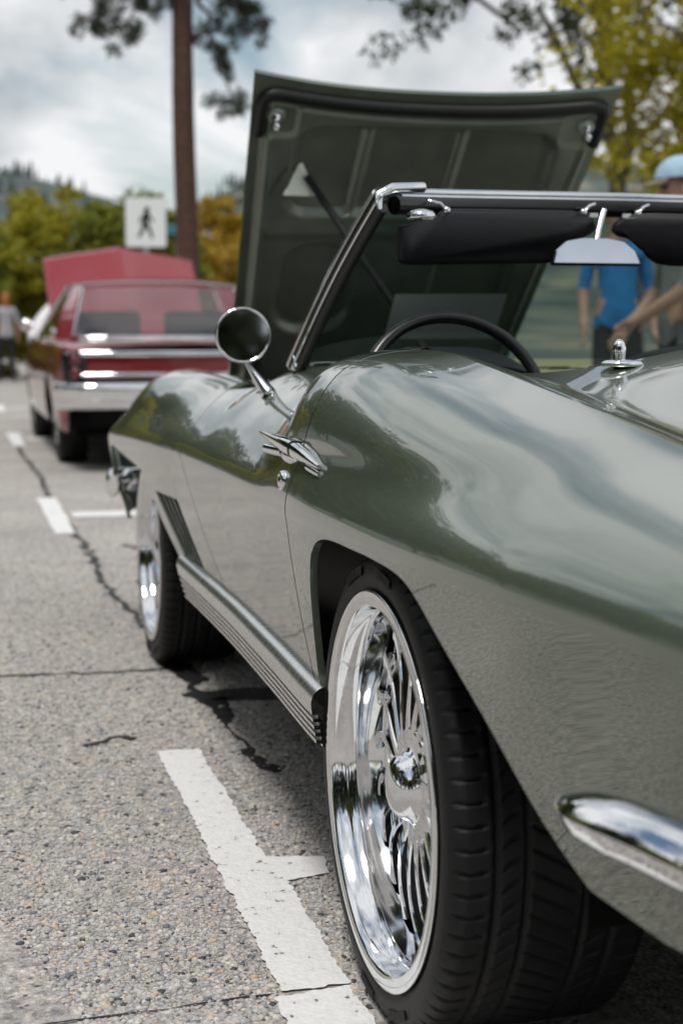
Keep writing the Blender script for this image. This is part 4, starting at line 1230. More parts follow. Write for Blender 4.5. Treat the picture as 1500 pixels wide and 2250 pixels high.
# ================================================================== RED COUPE
rc = empty('coupe_car', (.29, 8.70, 0), 0)
prop(rc, 'dark red sixties two door coupe with raised hood and chrome rear bumper', 'car')
def B3(*a): return np.stack(np.broadcast_arrays(*a), -1)
def make_red():
    # local: y forward from the tail (0) to the nose (5.0); half width .93
    W = Curve1({0: .80, .12: .885, .4: .92, 1.2: .935, 2.6: .935, 4.0: .915, 4.8: .87, 5.0: .80}, .06)
    ZT = Curve1({0: .865, .15: .885, .7: .90, 1.2: .915, 2.0: .92, 3.2: .915, 3.6: .915, 4.6: .875, 5.0: .84}, .08)
    ZM = Curve1({0: .70, 5: .70}, .1)
    ys = np.linspace(0, 5.0, 120)
    # section from sill up to the deck centre
    def sec(y):
        w, zt = W(y), ZT(y)
        zb = .24 + .20 * (1 - sstep(.15, .62, y))
        return [(w - .10, zb), (w - .045, zb + .05), (w - .012, max(.45, zb + .08)), (w, .62), (w - .008, .72), (w - .03, zt - .06), (w - .065, zt - .012), (w - .13, zt), (w - .30, zt + .012), (0.0, zt + .022)]
    Pn = []
    for y in ys:
        s_ = np.array(sec(y)); i = np.linspace(0, 1, len(s_)); q = np.linspace(0, 1, 60)
        Pn.append(np.stack([pchip(i, s_[:, 0], q), np.full(60, y), pchip(i, s_[:, 1], q)], 1))
    Pn = np.array(Pn)
    Mu = Multi()
    for sgn in (-1, 1):
        Q = Pn.copy(); Q[..., 0] *= sgn
        V, F, N = grid_arrays(Q)
        # wheel openings and open engine bay
        fc = V[F].mean(1)
        cut = np.zeros(len(F), bool)
        for cy in (1.05, 3.98):
            cut |= (np.hypot((fc[:, 1] - cy) / .37, (fc[:, 2] - .30) / .36) < 1) & (np.abs(fc[:, 0]) > .7)
        cut |= (fc[:, 1] > 3.45) & (fc[:, 1] < 4.8) & (np.abs(fc[:, 0]) < .70) & (fc[:, 2] > .8)
        F = F[~cut]
        w = (V - [0, 0, .45]) * [1, 0, 1]
        if (N * w).sum() < 0: F = F[:, ::-1]; N = -N
        Mu.add(V, F, N)
    body = Mu.build('body', M['red'], rc, use_normals=True)
    # tail panel, recessed between chrome strips
    box('tail_panel', (0, .018, .735), (1.52, .05, .20), simple('deep red enamel', (.16, .006, .010), .25, coat=1.0, coat_rough=.03), body, bevel=.01)
    box('tail_trim', (0, .000, .822), (1.56, .055, .040), M['chrome'], body, bevel=.012)
    box('tail_trim', (0, -.002, .672), (1.54, .055, .036), M['chrome'], body, bevel=.012)
    for sgn in (-1, 1):
        tl = box('tail_light', (sgn * .81, .045, .735), (.17, .14, .21), M['black'], body, bevel=.03, seg=3)
        for zq in (.69, .775):
            lathe('tail_lens', [(0, .042), (-.012, .040), (-.02, .03), (-.024, .001)], M['lens_red'], tl, 24, 'y', (sgn * .81, -.012, zq))
    # bumper
    xb = np.linspace(-1, 1, 70); px = .945 * np.sign(xb) * np.abs(xb) ** .9; py = -.085 + .26 * np.abs(xb) ** 9
    prof = [(0, .625), (-.03, .622), (-.045, .60), (-.048, .56), (-.036, .54), (-.040, .50), (-.035, .455), (-.01, .44), (.03, .435)]
    G = np.stack([np.stack([px, py + p[0], np.full_like(px, p[1])], -1) for p in prof], 1)
    Mb = Multi(); Mb.grid(G); Mb.build('rear_bumper', M['chrome'], rc)
    box('valance', (0, .10, .38), (1.70, .10, .14), M['under'], rc)
    box('floor_pan', (0, 2.5, .30), (1.6, 4.6, .10), M['under'], rc)
    box('number_plate', (0, -.088, .50), (.31, .012, .155), M['white_lens'], rc, bevel=.003)
    tube('exhaust_tip', np.array([[-.55, -.03, .27], [-.55, .10, .27], [-.55, .5, .28]]), .028, M['chrome'], rc, 14)
    tube('exhaust_tip', np.array([[.55, -.03, .27], [.55, .10, .27], [.55, .5, .28]]), .028, M['chrome'], rc, 14)
    # greenhouse: roof, pillars, rear window
    zr = 1.405
    nx = 41; xx = np.linspace(-1, 1, nx)[:, None]
    yr = np.linspace(0, 1, 24)[None]
    Yr = 1.62 + 1.18 * yr + 0 * xx
    half = .615 + .03 * np.sin(np.pi * yr)
    Zr = zr - .020 * (2 * yr - .8) ** 2 - .055 * np.abs(xx) ** 3.0
    roof = grid_obj('roof', B3(xx * half, Yr, Zr), M['red'], rc)
    # rear window pane, curved
    yq = np.linspace(0, 1, 14)[None]
    G = B3(xx * (.735 - .14 * yq), .98 + .66 * yq + .10 * xx ** 4 * (1 - yq), .925 + (zr - .045 - .925) * yq ** .92 - .03 * np.abs(xx) ** 3 * yq)
    rw = grid_obj('rear_window', G, M['glass2'], rc)
    edge = np.vstack([G[:, 0], G[-1], G[::-1, -1], G[0][::-1]])
    tube('window_trim', edge + [0, -.006, .004], .013, M['chrome'], rw, 8)
    for sgn in (-1, 1):
        # sail panel (C pillar)
        A = np.array([[sgn * .75, .84, .918], [sgn * .855, 1.15, .922], [sgn * .86, 1.75, .925]])
        B = np.array([[sgn * .600, 1.63, zr - .062], [sgn * .638, 1.75, zr - .068], [sgn * .642, 1.95, zr - .065]])
        q = np.linspace(0, 1, 12)[None, :, None]
        k = np.linspace(0, 1, 20); i = np.array([0, .5, 1.0])
        A2 = np.stack([np.interp(k, i, A[:, c]) for c in range(3)], 1); B2 = np.stack([np.interp(k, i, B[:, c]) for c in range(3)], 1)
        G = A2[:, None] * (1 - q) + B2[:, None] * q
        G[..., 0] += sgn * .03 * np.sin(np.pi * q[0, :, 0])[None]
        grid_obj('roof_pillar', G, M['red'], roof)
        # side glass and screen pillar
        G = np.array([[[sgn * .86, 1.75, .925], [sgn * .645, 1.95, zr - .066]], [[sgn * .86, 3.1, .925], [sgn * .64, 2.70, zr - .066]]])
        grid_obj('side_window', G, M['glass2'], rc)
        tube('screen_pillar', np.array([[sgn * .84, 3.25, .92], [sgn * .74, 2.98, 1.15], [sgn * .63, 2.76, zr - .062]]), .022, M['chrome'], roof, 8)
        tube('drip_rail', np.array([[sgn * .600, 1.63, zr - .06], [sgn * .640, 1.9, zr - .055], [sgn * .640, 2.4, zr - .055], [sgn * .63, 2.76, zr - .06]]), .010, M['chrome'], roof, 8)
        # round door mirror
        dm = lathe('door_mirror', [(0, .001), (0, .055), (.02, .052), (.05, .03), (.06, .001)], M['chrome'], rc, 24, 'y', (sgn * .965, 2.95, 1.03))
        tube('mirror_stem', np.array([[sgn * .92, 2.98, .93], [sgn * .96, 2.97, 1.0]]), .012, M['chrome'], dm, 8)
    G = B3(xx * (.80 - .19 * yq), 3.28 - .52 * yq - .12 * xx ** 2, .92 + (zr - .06 - .92) * yq)
    grid_obj('windscreen', G, M['glass2'], rc)
    # seats showing through the glass
    for sx in (-.36, .36):
        box('seat_back', (sx, 2.05, .93), (.52, .16, .42), M['vinyl'] if sx > 0 else simple('grey vinyl', (.25, .26, .26), .5), rc, bevel=.05, seg=3)
    box('interior', (0, 2.1, .62), (1.5, 2.3, .50), M['vinyl'], rc)
    # raised hood, hinged at the cowl
    hx = np.linspace(-1, 1, 61)[:, None]; hv = np.linspace(0, 1, 30)[None]
    ang_ = R(38)
    crown = .075 * np.exp(-np.abs(hx) * 2.5) + .020 * (1 - np.abs(hx) ** 2)
    Vh = 1.27 * hv
    ridge = .0 * hx
    Y = 3.45 + Vh * math.cos(ang_) - crown * math.sin(ang_); Z = .93 + Vh * math.sin(ang_) + crown * math.cos(ang_) * (.4 + .6 * hv) 
    G = B3(hx * (.70 + .02 * hv), Y, Z - .05 * hx ** 2 * hv)
    hd = grid_obj('hood', G, M['red'], rc)
    md = bpy.data.objects[hd.name].modifiers.new('thick', 'SOLIDIFY'); md.thickness = .03
    tube('hood_prop', np.array([[-.5, 4.3, .88], [-.5, 4.25, 1.55]]), .01, M['iron'], hd, 8)
    box('engine', (0, 4.1, .66), (.6, .8, .34), M['iron'], rc, bevel=.04)
make_red()
def plain_wheel(loc, sgn, parent, cache={}):
    if 'b' not in cache:
        V, F, N = grid_arrays(lathe_grid([(.03, .20), (-.004, .20), (-.006, .185), (.02, .175), (.04, .12), (.02, .07), (.012, .04), (.01, .001)], 48), wrap_u=True)
        me = mesh_np('wheel', V, F); me.materials.append(M['alloy']); cache['b'] = me
        V, F, N = grid_arrays(lathe_grid([(.02, .19), (.0, .205), (-.006, .25), (.0, .30), (.016, .33), (.03, .335), (.2, .335), (.22, .32), (.22, .2)], 64), wrap_u=True)
        me = mesh_np('tyre', V, F[:, ::-1]); me.materials.append(M['rubber']); cache['t'] = me
    w = link('wheel', cache['b'], M['alloy'], parent); w.location = loc; w.rotation_euler = (0, 0, 0 if sgn > 0 else math.pi)
    link('tyre', cache['t'], M['rubber'], w)
for cy in (1.05, 3.98):
    plain_wheel((-.87, cy, .335), 1, rc); plain_wheel((.87, cy, .335), -1, rc)

# ================================================================== VEGETATION
def leaf_mat(name, c, var=.35, trans=.45):
    m, nt, b = new_mat(name)
    N = nt.nodes; Lk = nt.links
    t = N.new('ShaderNodeTexCoord'); n = N.new('ShaderNodeTexNoise'); n.inputs['Scale'].default_value = 2.2; n.inputs['Detail'].default_value = 8
    Lk.new(t.outputs['Object'], n.inputs['Vector'])
    r = N.new('ShaderNodeValToRGB'); c = np.array(c)
    r.color_ramp.elements[0].position = .3; r.color_ramp.elements[0].color = (*(c * (1 - var)), 1)
    r.color_ramp.elements[1].position = .7; r.color_ramp.elements[1].color = (*np.clip(c * (1 + var), 0, 1), 1)
    Lk.new(n.outputs['Fac'], r.inputs[0]); Lk.new(r.outputs[0], b.inputs['Base Color'])
    setp(b, rough=.6)
    tr = N.new('ShaderNodeBsdfTranslucent'); Lk.new(r.outputs[0], tr.inputs[0])
    mx_ = N.new('ShaderNodeMixShader'); mx_.inputs[0].default_value = trans
    Lk.new(b.outputs[0], mx_.inputs[1]); Lk.new(tr.outputs[0], mx_.inputs[2]); Lk.new(mx_.outputs[0], N['Material Output'].inputs[0])
    return m
M['bark'] = simple('pine bark', (.075, .036, .026), .9, var=.45, scale=14, bump=1.0, bscale=25)
M['bark2'] = simple('grey bark', (.09, .075, .06), .9, var=.4, scale=12, bump=1.0, bscale=30)
LM = {'yellow': leaf_mat('yellow green leaves', (.42, .37, .025), trans=.5), 'green': leaf_mat('mid green leaves', (.20, .22, .022)), 'olive': leaf_mat('olive leaves', (.36, .33, .022)),
      'dark': leaf_mat('dark leaves', (.045, .062, .020), trans=.3), 'needle': leaf_mat('dark pine needles', (.030, .042, .020), trans=.2), 'ochre': leaf_mat('ochre leaves', (.52, .36, .045))}

def leaf_cloud(centers, sizes, n_each, leaf, elong=1.6, seed=0):
    """rhombic leaves scattered round clump centres -> V, F"""
    r = np.random.default_rng(seed)
    C = np.repeat(centers, n_each, 0); S = np.repeat(sizes, n_each, 0)
    n = len(C)
    d = r.normal(size=(n, 3)); d /= np.linalg.norm(d, axis=1, keepdims=True)
    P = C + d * (S * (r.random(n) ** .5)[:, None])
    a = r.normal(size=(n, 3)); a /= np.linalg.norm(a, axis=1, keepdims=True)
    b = np.cross(a, r.normal(size=(n, 3))); b /= np.linalg.norm(b, axis=1, keepdims=True)
    L = (leaf * r.uniform(.6, 1.3, n))[:, None]
    V = np.stack([P - a * L * elong / 2, P + b * L / 2 + a * L * .1, P + a * L * elong / 2, P - b * L / 2 + a * L * .1], 1).reshape(-1, 3)
    return V, np.arange(n * 4).reshape(n, 4)

def limb(p0, p1, r0, r1, sag=.0, n=9, wob=.03, seed=0):
    r = np.random.default_rng(seed); k = np.linspace(0, 1, n)[:, None]
    P = np.array(p0) * (1 - k) + np.array(p1) * k
    L = np.linalg.norm(np.array(p1) - np.array(p0))
    P[1:-1] += r.normal(size=(n - 2, 3)) * wob * L
    P[:, 2] += sag * np.sin(np.pi * k[:, 0])
    return tube_grid(P, np.linspace(r0, r1, n), 8)

def tree(name, label, base, trunk_h, trunk_r, crown_c, crown_r, n_clump, clump, n_leaf, leaf, mat, bark, seed, group=None, hollow=.25, elong=1.6, cat='tree', limbs=10, lower_cut=None):
    r = np.random.default_rng(seed)
    t = empty(name, base)
    prop(t, label, cat, group)
    d = r.normal(size=(n_clump, 3)); d /= np.linalg.norm(d, axis=1, keepdims=True)
    rad = hollow + (1 - hollow) * r.random(n_clump) ** .6
    cc = np.array(crown_c); cr = np.array(crown_r)
    C = cc + d * rad[:, None] * cr * r.uniform(.8, 1.1, (n_clump, 1))
    if lower_cut is not None: C = C[C[:, 2] > lower_cut]
    sizes = np.stack([clump * r.uniform(.6, 1.4, len(C))] * 3, 1) * [1, 1, .75]
    V, F = leaf_cloud(C, sizes, n_leaf, leaf, elong, seed + 1)
    V[:, 2] = np.maximum(V[:, 2], .02)
    link('crown', mesh_np('crown', V, F, False), mat, t)
    Mu = Multi()
    top = np.array([cc[0] * .6, cc[1] * .6, trunk_h])
    Mu.grid(limb((0, 0, -.1), top, trunk_r, trunk_r * .55, n=12, wob=.008, seed=seed), wrap_v=True, flip=True)
    tr = Mu.build('trunk', bark, t)
    for k in range(min(limbs, len(C))):
        q = r.uniform(.45, 1.0); p0 = top * q; p1 = C[r.integers(len(C))]
        Ml = Multi(); Ml.grid(limb(p0, p1, trunk_r * .38, trunk_r * .08, .1, seed=seed + k), wrap_v=True, flip=True)
        Ml.build('limb', bark, t)
    return t

# pine beside the red coupe: tall bare trunk, drooping boughs
def pine():
    t = empty('pine_tree', (2.08, 20.2, 0)); prop(t, 'tall pine with bare reddish brown trunk and drooping needle boughs', 'tree')
    k = np.linspace(0, 1, 30)
    P = np.stack([.02 * np.sin(k * 9) - .03 * k, 0 * k, -.1 + 8.6 * k], 1)
    G = tube_grid(P, np.interp(k, [0, .03, 1], [.22, .172, .13]), 24)
    rr = np.random.default_rng(3); G += rr.normal(size=G.shape) * .004
    Mu = Multi(); Mu.grid(G, wrap_v=True, flip=True); Mu.build('trunk', M['bark'], t)
    boughs = [((0, 0, 6.1), (-1.5, .1, 5.25)), ((0, 0, 6.2), (-.9, -.2, 5.05)), ((0, 0, 6.3), (1.15, .0, 5.15)), ((0, 0, 6.0), (.62, -.2, 4.3)), ((0, 0, 6.6), (.95, .3, 5.5)), ((0, 0, 7.0), (-2.1, .5, 5.9)),
              ((0, 0, 7.2), (1.7, -.4, 6.4)), ((0, 0, 7.6), (-1.4, -.6, 7.0)), ((0, 0, 8.0), (1.1, .6, 7.6)), ((0, 0, 8.3), (-.9, .4, 8.3)), ((0, 0, 8.4), (.3, .1, 9.2))]
    for i, (a, b) in enumerate(boughs):
        g = limb(a, b, .045, .012, .15, n=12, wob=.03, seed=80 + i)
        Mu = Multi(); Mu.grid(g, wrap_v=True, flip=True); lb = Mu.build('bough', M['bark'], t)
        axis = g.mean(1)
        r = np.random.default_rng(90 + i)
        idx = r.integers(4 if i != 3 else 5, 12, 22)
        C = axis[idx] + r.normal(size=(22, 3)) * [.16, .16, .10] + [0, 0, -.10]
        V, F = leaf_cloud(C, np.full((22, 3), .13), 60, .022, 7.0, 100 + i)
        link('needles', mesh_np('needles', V, F, False), LM['needle'], lb)
pine()

# shrubs behind the cars
shrubs = [((-4.6, 31, 0), 1.9, 3.7, 'olive', 'olive green rounded shrub at the open end of the hedge row'), ((-1.6, 30.5, 0), 1.9, 3.5, 'green', 'darker green shrub standing behind the auburn haired person'),
          ((.75, 31.5, 0), 1.7, 3.95, 'olive', 'tallest olive shrub rising behind the raised red hood'), ((2.5, 30, 0), 1.5, 3.75, 'green', 'mid green shrub behind the white pedestrian sign'),
          ((4.9, 33, 0), 1.6, 4.0, 'ochre', 'yellow ochre shrub between the pine trunk and the raised green hood'), ((7.9, 34, 0), 1.9, 3.6, 'ochre', 'ochre shrub hidden mostly by the raised green hood')]
for i, (b, rw, h, mk, lab) in enumerate(shrubs):
    tree('shrub', lab, b, h * .5, .07, (0, 0, h * .5), (rw, rw * .8, h * .5), 150, .38, 110, .10, LM[mk], M['bark2'], 200 + i, 'shrubs behind the parked cars', hollow=.45, cat='shrub', limbs=6)

# trees on the right-hand side
tree('leafy_tree', 'bright yellow green leafy tree beside the person in the blue cap', (10.2, 17.5, 0), 4.5, .16, (0, 0, 4.5), (3.1, 2.6, 4.1), 330, .50, 110, .085, LM['yellow'], M['bark2'], 301, hollow=.35)
tree('broadleaf_tree', 'dark sparse broadleaf tree with sky showing through above the raised hood', (11.4, 25, 0), 7.5, .22, (-1.6, 0, 8.4), (4.4, 3.0, 3.1), 210, .34, 60, .085, LM['dark'], M['bark2'], 302, hollow=.3)

# trees across the road: they stand out of frame and show in the paint and the mirror
for i, (b, h, rr, mk, lab) in enumerate([((-13.5, -14, 0), 11.0, 4.2, 'dark', 'dark tree across the road, farthest back'), ((-13.8, -7, 0), 9.6, 4.0, 'green', 'green tree across the road behind the camera'),
                                  ((-13.2, -.5, 0), 11.2, 4.2, 'dark', 'dark dense tree straight across the road from the convertible'), ((-13.8, 6.5, 0), 9.4, 4.0, 'green', 'green tree across the road from the red coupe tail'),
                                  ((-14, 13, 0), 10.0, 4.2, 'dark', 'dark tree across the road from the red coupe nose'), ((-15, 21, 0), 8.6, 4.2, 'green', 'green tree across the road near the crossing'),
                                  ((-8.5, -16, 0), 10.0, 4.0, 'dark', 'dark tree behind the camera at the bend'), ((-2.0, -16, 0), 10.0, 4.4, 'dark', 'broad dark tree straight behind the parked convertible'), ((4.5, -14, 0), 9.5, 4.2, 'dark', 'dark tree behind the convertible on the kerb side'),
                                  ((-11.5, 27, 0), 12.0, 4.2, 'dark', 'tall dark tree across the road, first past the crossing'), ((-10.8, 34, 0), 13.0, 4.4, 'dark', 'tall dark tree across the road, second past the crossing'),
                                  ((-11.4, 41, 0), 12.0, 4.2, 'green', 'tall green tree across the road, third past the crossing'), ((-10.6, 48, 0), 14.0, 4.6, 'dark', 'tallest dark tree across the road, fourth past the crossing'),
                                  ((-11.5, 56, 0), 13.0, 4.6, 'green', 'tall green tree across the road, fifth past the crossing'), ((-10.5, 65, 0), 15.0, 5.0, 'dark', 'last tall dark tree across the road past the crossing')]):
    tree('roadside_tree', lab, b, h * .55, .2, (0, 0, h * .54), (rr, rr, h * .48), 210 if i != 8 else 90, .75 if i != 8 else .55, 85 if i != 8 else 34, .20, LM[mk], M['bark2'], 400 + i, 'trees across the road', hollow=.35, limbs=6)

# ================================================================== SIGN
sg = empty('crossing_sign', (1.335, 19.0, 0)); prop(sg, 'white pedestrian crossing sign with black walking figure on a post', 'sign')
tube('post', np.array([[0, .03, 0], [0, .03, 1.2], [0, .03, 2.85]]), .03, M['tin'], sg, 10)
prism('sign_board', [(-.255, -.325), (.255, -.325), (.27, -.31), (.27, .31), (.255, .325), (-.255, .325), (-.27, .31), (-.27, -.31)], ((0, 0, 2.43), (1, 0, 0), (0, 0, 1)), -.004, simple('white sign sheeting', (.80, .82, .83), .4), sg)
ink = simple('black sign ink', (.012, .012, .013), .5)
fig = bmesh.new()
def cap_seg(a, b, w0, w1):
    a = Vector((a[0], -.003, 2.43 + a[1])); b = Vector((b[0], -.003, 2.43 + b[1])); d = (b - a).normalized(); s_ = Vector((d.z, 0, -d.x))
    vs_ = [fig.verts.new(v) for v in (a - s_ * w0, a + s_ * w0, b + s_ * w1, b - s_ * w1)]
    fig.faces.new(vs_)
bmesh.ops.create_circle(fig, cap_ends=True, segments=20, radius=.038, matrix=Matrix.Translation((.015, -.0035, 2.43 + .17)) @ Matrix.Rotation(math.pi / 2, 4, 'X'))
for sgm in (((.01, .13), (-.005, -.01), .045, .036), ((-.005, 0), (-.055, -.12), .032, .022), ((-.055, -.12), (-.10, -.20), .022, .018), ((.0, 0), (.05, -.10), .03, .022), ((.05, -.10), (.085, -.21), .022, .018),
            ((.0, .11), (-.07, .04), .02, .015), ((-.07, .04), (-.075, -.02), .015, .012), ((.02, .11), (.075, .05), .02, .015), ((.075, .05), (.10, .0), .015, .012)):
    cap_seg(*sgm)
bm_obj('walking_figure', fig, ink, sg)
tb = empty('street_name_sign', (2.02, 21.4, 0)); prop(tb, 'small teal street name blade on a thin post beside the pine', 'sign')
tube('post', np.array([[.1, .03, 0], [.1, .03, 1.4], [.1, .03, 2.65]]), .025, M['tin'], tb, 8)
box('name_blade', (.02, 0, 2.50), (.24, .006, .15), simple('teal sign sheeting', (.10, .36, .44), .4), tb, bevel=.002)

# ================================================================== HILLS
xg = np.linspace(-700, 900, 200)[:, None]; yg = np.concatenate([np.linspace(50, 420, 90), np.linspace(430, 1500, 60)])[None]
def fbm(x, y, s, seed):
    r = np.random.default_rng(seed); z = 0 * (x + y)
    for o in range(5):
        f = 2 ** o / s; a = r.uniform(0, 6.28, 4)
        z = z + np.sin(x * f + a[0] + 1.3 * np.sin(y * f * .7 + a[1])) * np.cos(y * f * .9 + a[2] + 1.1 * np.sin(x * f * .6 + a[3])) * .5 ** o
    return z
h1 = 30.0 * np.exp(-((xg + 10) / 120) ** 2) * sstep(55, 290, yg) * (1 - .75 * sstep(300, 480, yg)) * (1 - .55 * sstep(16, 62, xg) )
h2 = 84.0 * np.exp(-((xg - 190) / 120) ** 2) * sstep(170, 640, yg)
h3 = 70.0 * np.exp(-((xg + 330) / 220) ** 2) * sstep(120, 600, yg)
h4 = 46.0 * sstep(300, 900, yg)
HZ = np.maximum(np.maximum(h1, h2), np.maximum(h3, h4)) + fbm(xg, yg, 60, 9) * 1.6 * sstep(60, 200, yg) - .02
def hill_mat():
    m, nt, b = new_mat('wooded hillside')
    N = nt.nodes; Lk = nt.links
    t = N.new('ShaderNodeTexCoord'); n = N.new('ShaderNodeTexNoise'); n.inputs['Scale'].default_value = .045; n.inputs['Detail'].default_value = 9; n.inputs['Roughness'].default_value = .65
    Lk.new(t.outputs['Object'], n.inputs['Vector'])
    r = N.new('ShaderNodeValToRGB')
    r.color_ramp.elements[0].position = .40; r.color_ramp.elements[0].color = (.040, .062, .062, 1)
    r.color_ramp.elements[1].position = .66; r.color_ramp.elements[1].color = (.27, .235, .16, 1)
    e = r.color_ramp.elements.new(.53); e.color = (.075, .098, .085, 1)
    Lk.new(n.outputs['Fac'], r.inputs[0]); Lk.new(r.outputs[0], b.inputs['Base Color']); setp(b, rough=1.0)
    return m
prop(grid_obj('hill', np.stack([xg + 0 * yg, yg + 0 * xg, HZ], -1), hill_mat()), kind='structure')
def hz_at(x, y):
    i = np.clip(np.searchsorted(xg[:, 0], x), 0, 199); j = np.clip(np.searchsorted(yg[0], y), 0, 149)
    return HZ[i, j]
# far conifers read as one wood
def wood(n):
    r = np.random.default_rng(77)
    y = r.uniform(150, 620, n); x = -60 + y * r.uniform(-.10, .55, n)
    keep = fbm(x, y, 40, 21) > -.05
    x = x[keep]; y = y[keep]; n = len(x); z = hz_at(x, y)
    h = r.uniform(1.4, 3.4, n) * (.55 + y / 500); w = h * r.uniform(.16, .26, n)
    a = np.linspace(0, 2 * np.pi, 7, endpoint=False)
    Vs = []; Fs = []; k0 = 0
    for lv, (zb, zt, ws) in enumerate(((.08, .55, 1.0), (.30, .80, .72), (.55, 1.0, .45))):
        ring = np.stack([x[:, None] + np.cos(a) * (w * ws)[:, None] * r.uniform(.6, 1.2, (n, 7)), y[:, None] + np.sin(a) * (w * ws)[:, None] * r.uniform(.6, 1.2, (n, 7)), (z + h * zb)[:, None] + 0 * a], -1)
        tip = np.stack([x, y, z + h * zt], -1)[:, None]
        V = np.concatenate([ring, tip], 1); Vs.append(V.reshape(-1, 3))
        base = k0 + np.arange(n)[:, None] * 8
        F = np.stack([base + np.arange(7), base + (np.arange(7) + 1) % 7, base + 7 + 0 * np.arange(7)], -1).reshape(-1, 3)
        Fs.append(F); k0 += n * 8
    me = mesh_np('far_wood', np.concatenate(Vs), np.concatenate(Fs), False)
    prop(link('far_wood', me, simple('far conifers', (.045, .062, .055), 1.0, var=.4, scale=.05)), 'dark conifers covering the distant hillsides', 'trees', kind='stuff')
wood(3600)
def house(x, y, w, d, h, wallc, roofc, lab):
    z = float(hz_at(np.array([x]), np.array([y]))[0])
    t = empty('house', (x, y, z - .5)); prop(t, lab, 'house', None)
    box('wall', (0, 0, h / 2), (w, d, h), simple('render', wallc, .8, var=.08), t)
    prism('roof', [(-w * .55, 0), (w * .55, 0), (0, h * .45)], ((0, -d * .55, h), (1, 0, 0), (0, 0, 1)), -d * 1.1, simple('roofing', roofc, .8, var=.15), t)
    for k in range(3):
        wd = box('window', (-w * .32 + k * w * .32, -d / 2 - .02, h * .55), (w * .16, .08, h * .32), M['black'], t)
house(25.5, 150, 2.9, 4.0, 1.7, (.75, .74, .72), (.62, .60, .58), 'white house on the slope beside the pine trunk')
house(31.5, 190, 5, 5, 2.4, (.45, .40, .34), (.25, .22, .20), 'tan house higher up the slope behind the shrubs')
house(17.5, 185, 5, 4, 1.7, (.40, .37, .35), (.20, .21, .23), 'grey house on the left hill above the shrubs')

# dark board added to imitate a likely reflection in the windscreen glass
db = prism('reflection_board', [(-.305, 0), (-.005, 0), (.052, .128), (-.262, .125)], ((0, 1.85, .955), (1, 0, 0), (0, .35, .94)), -.006, simple('grey green reflection board', (.012, .017, .015), .5, var=.1), None, .001)
prop(db, 'slanted grey green board added as a reflection in the windscreen', 'board')
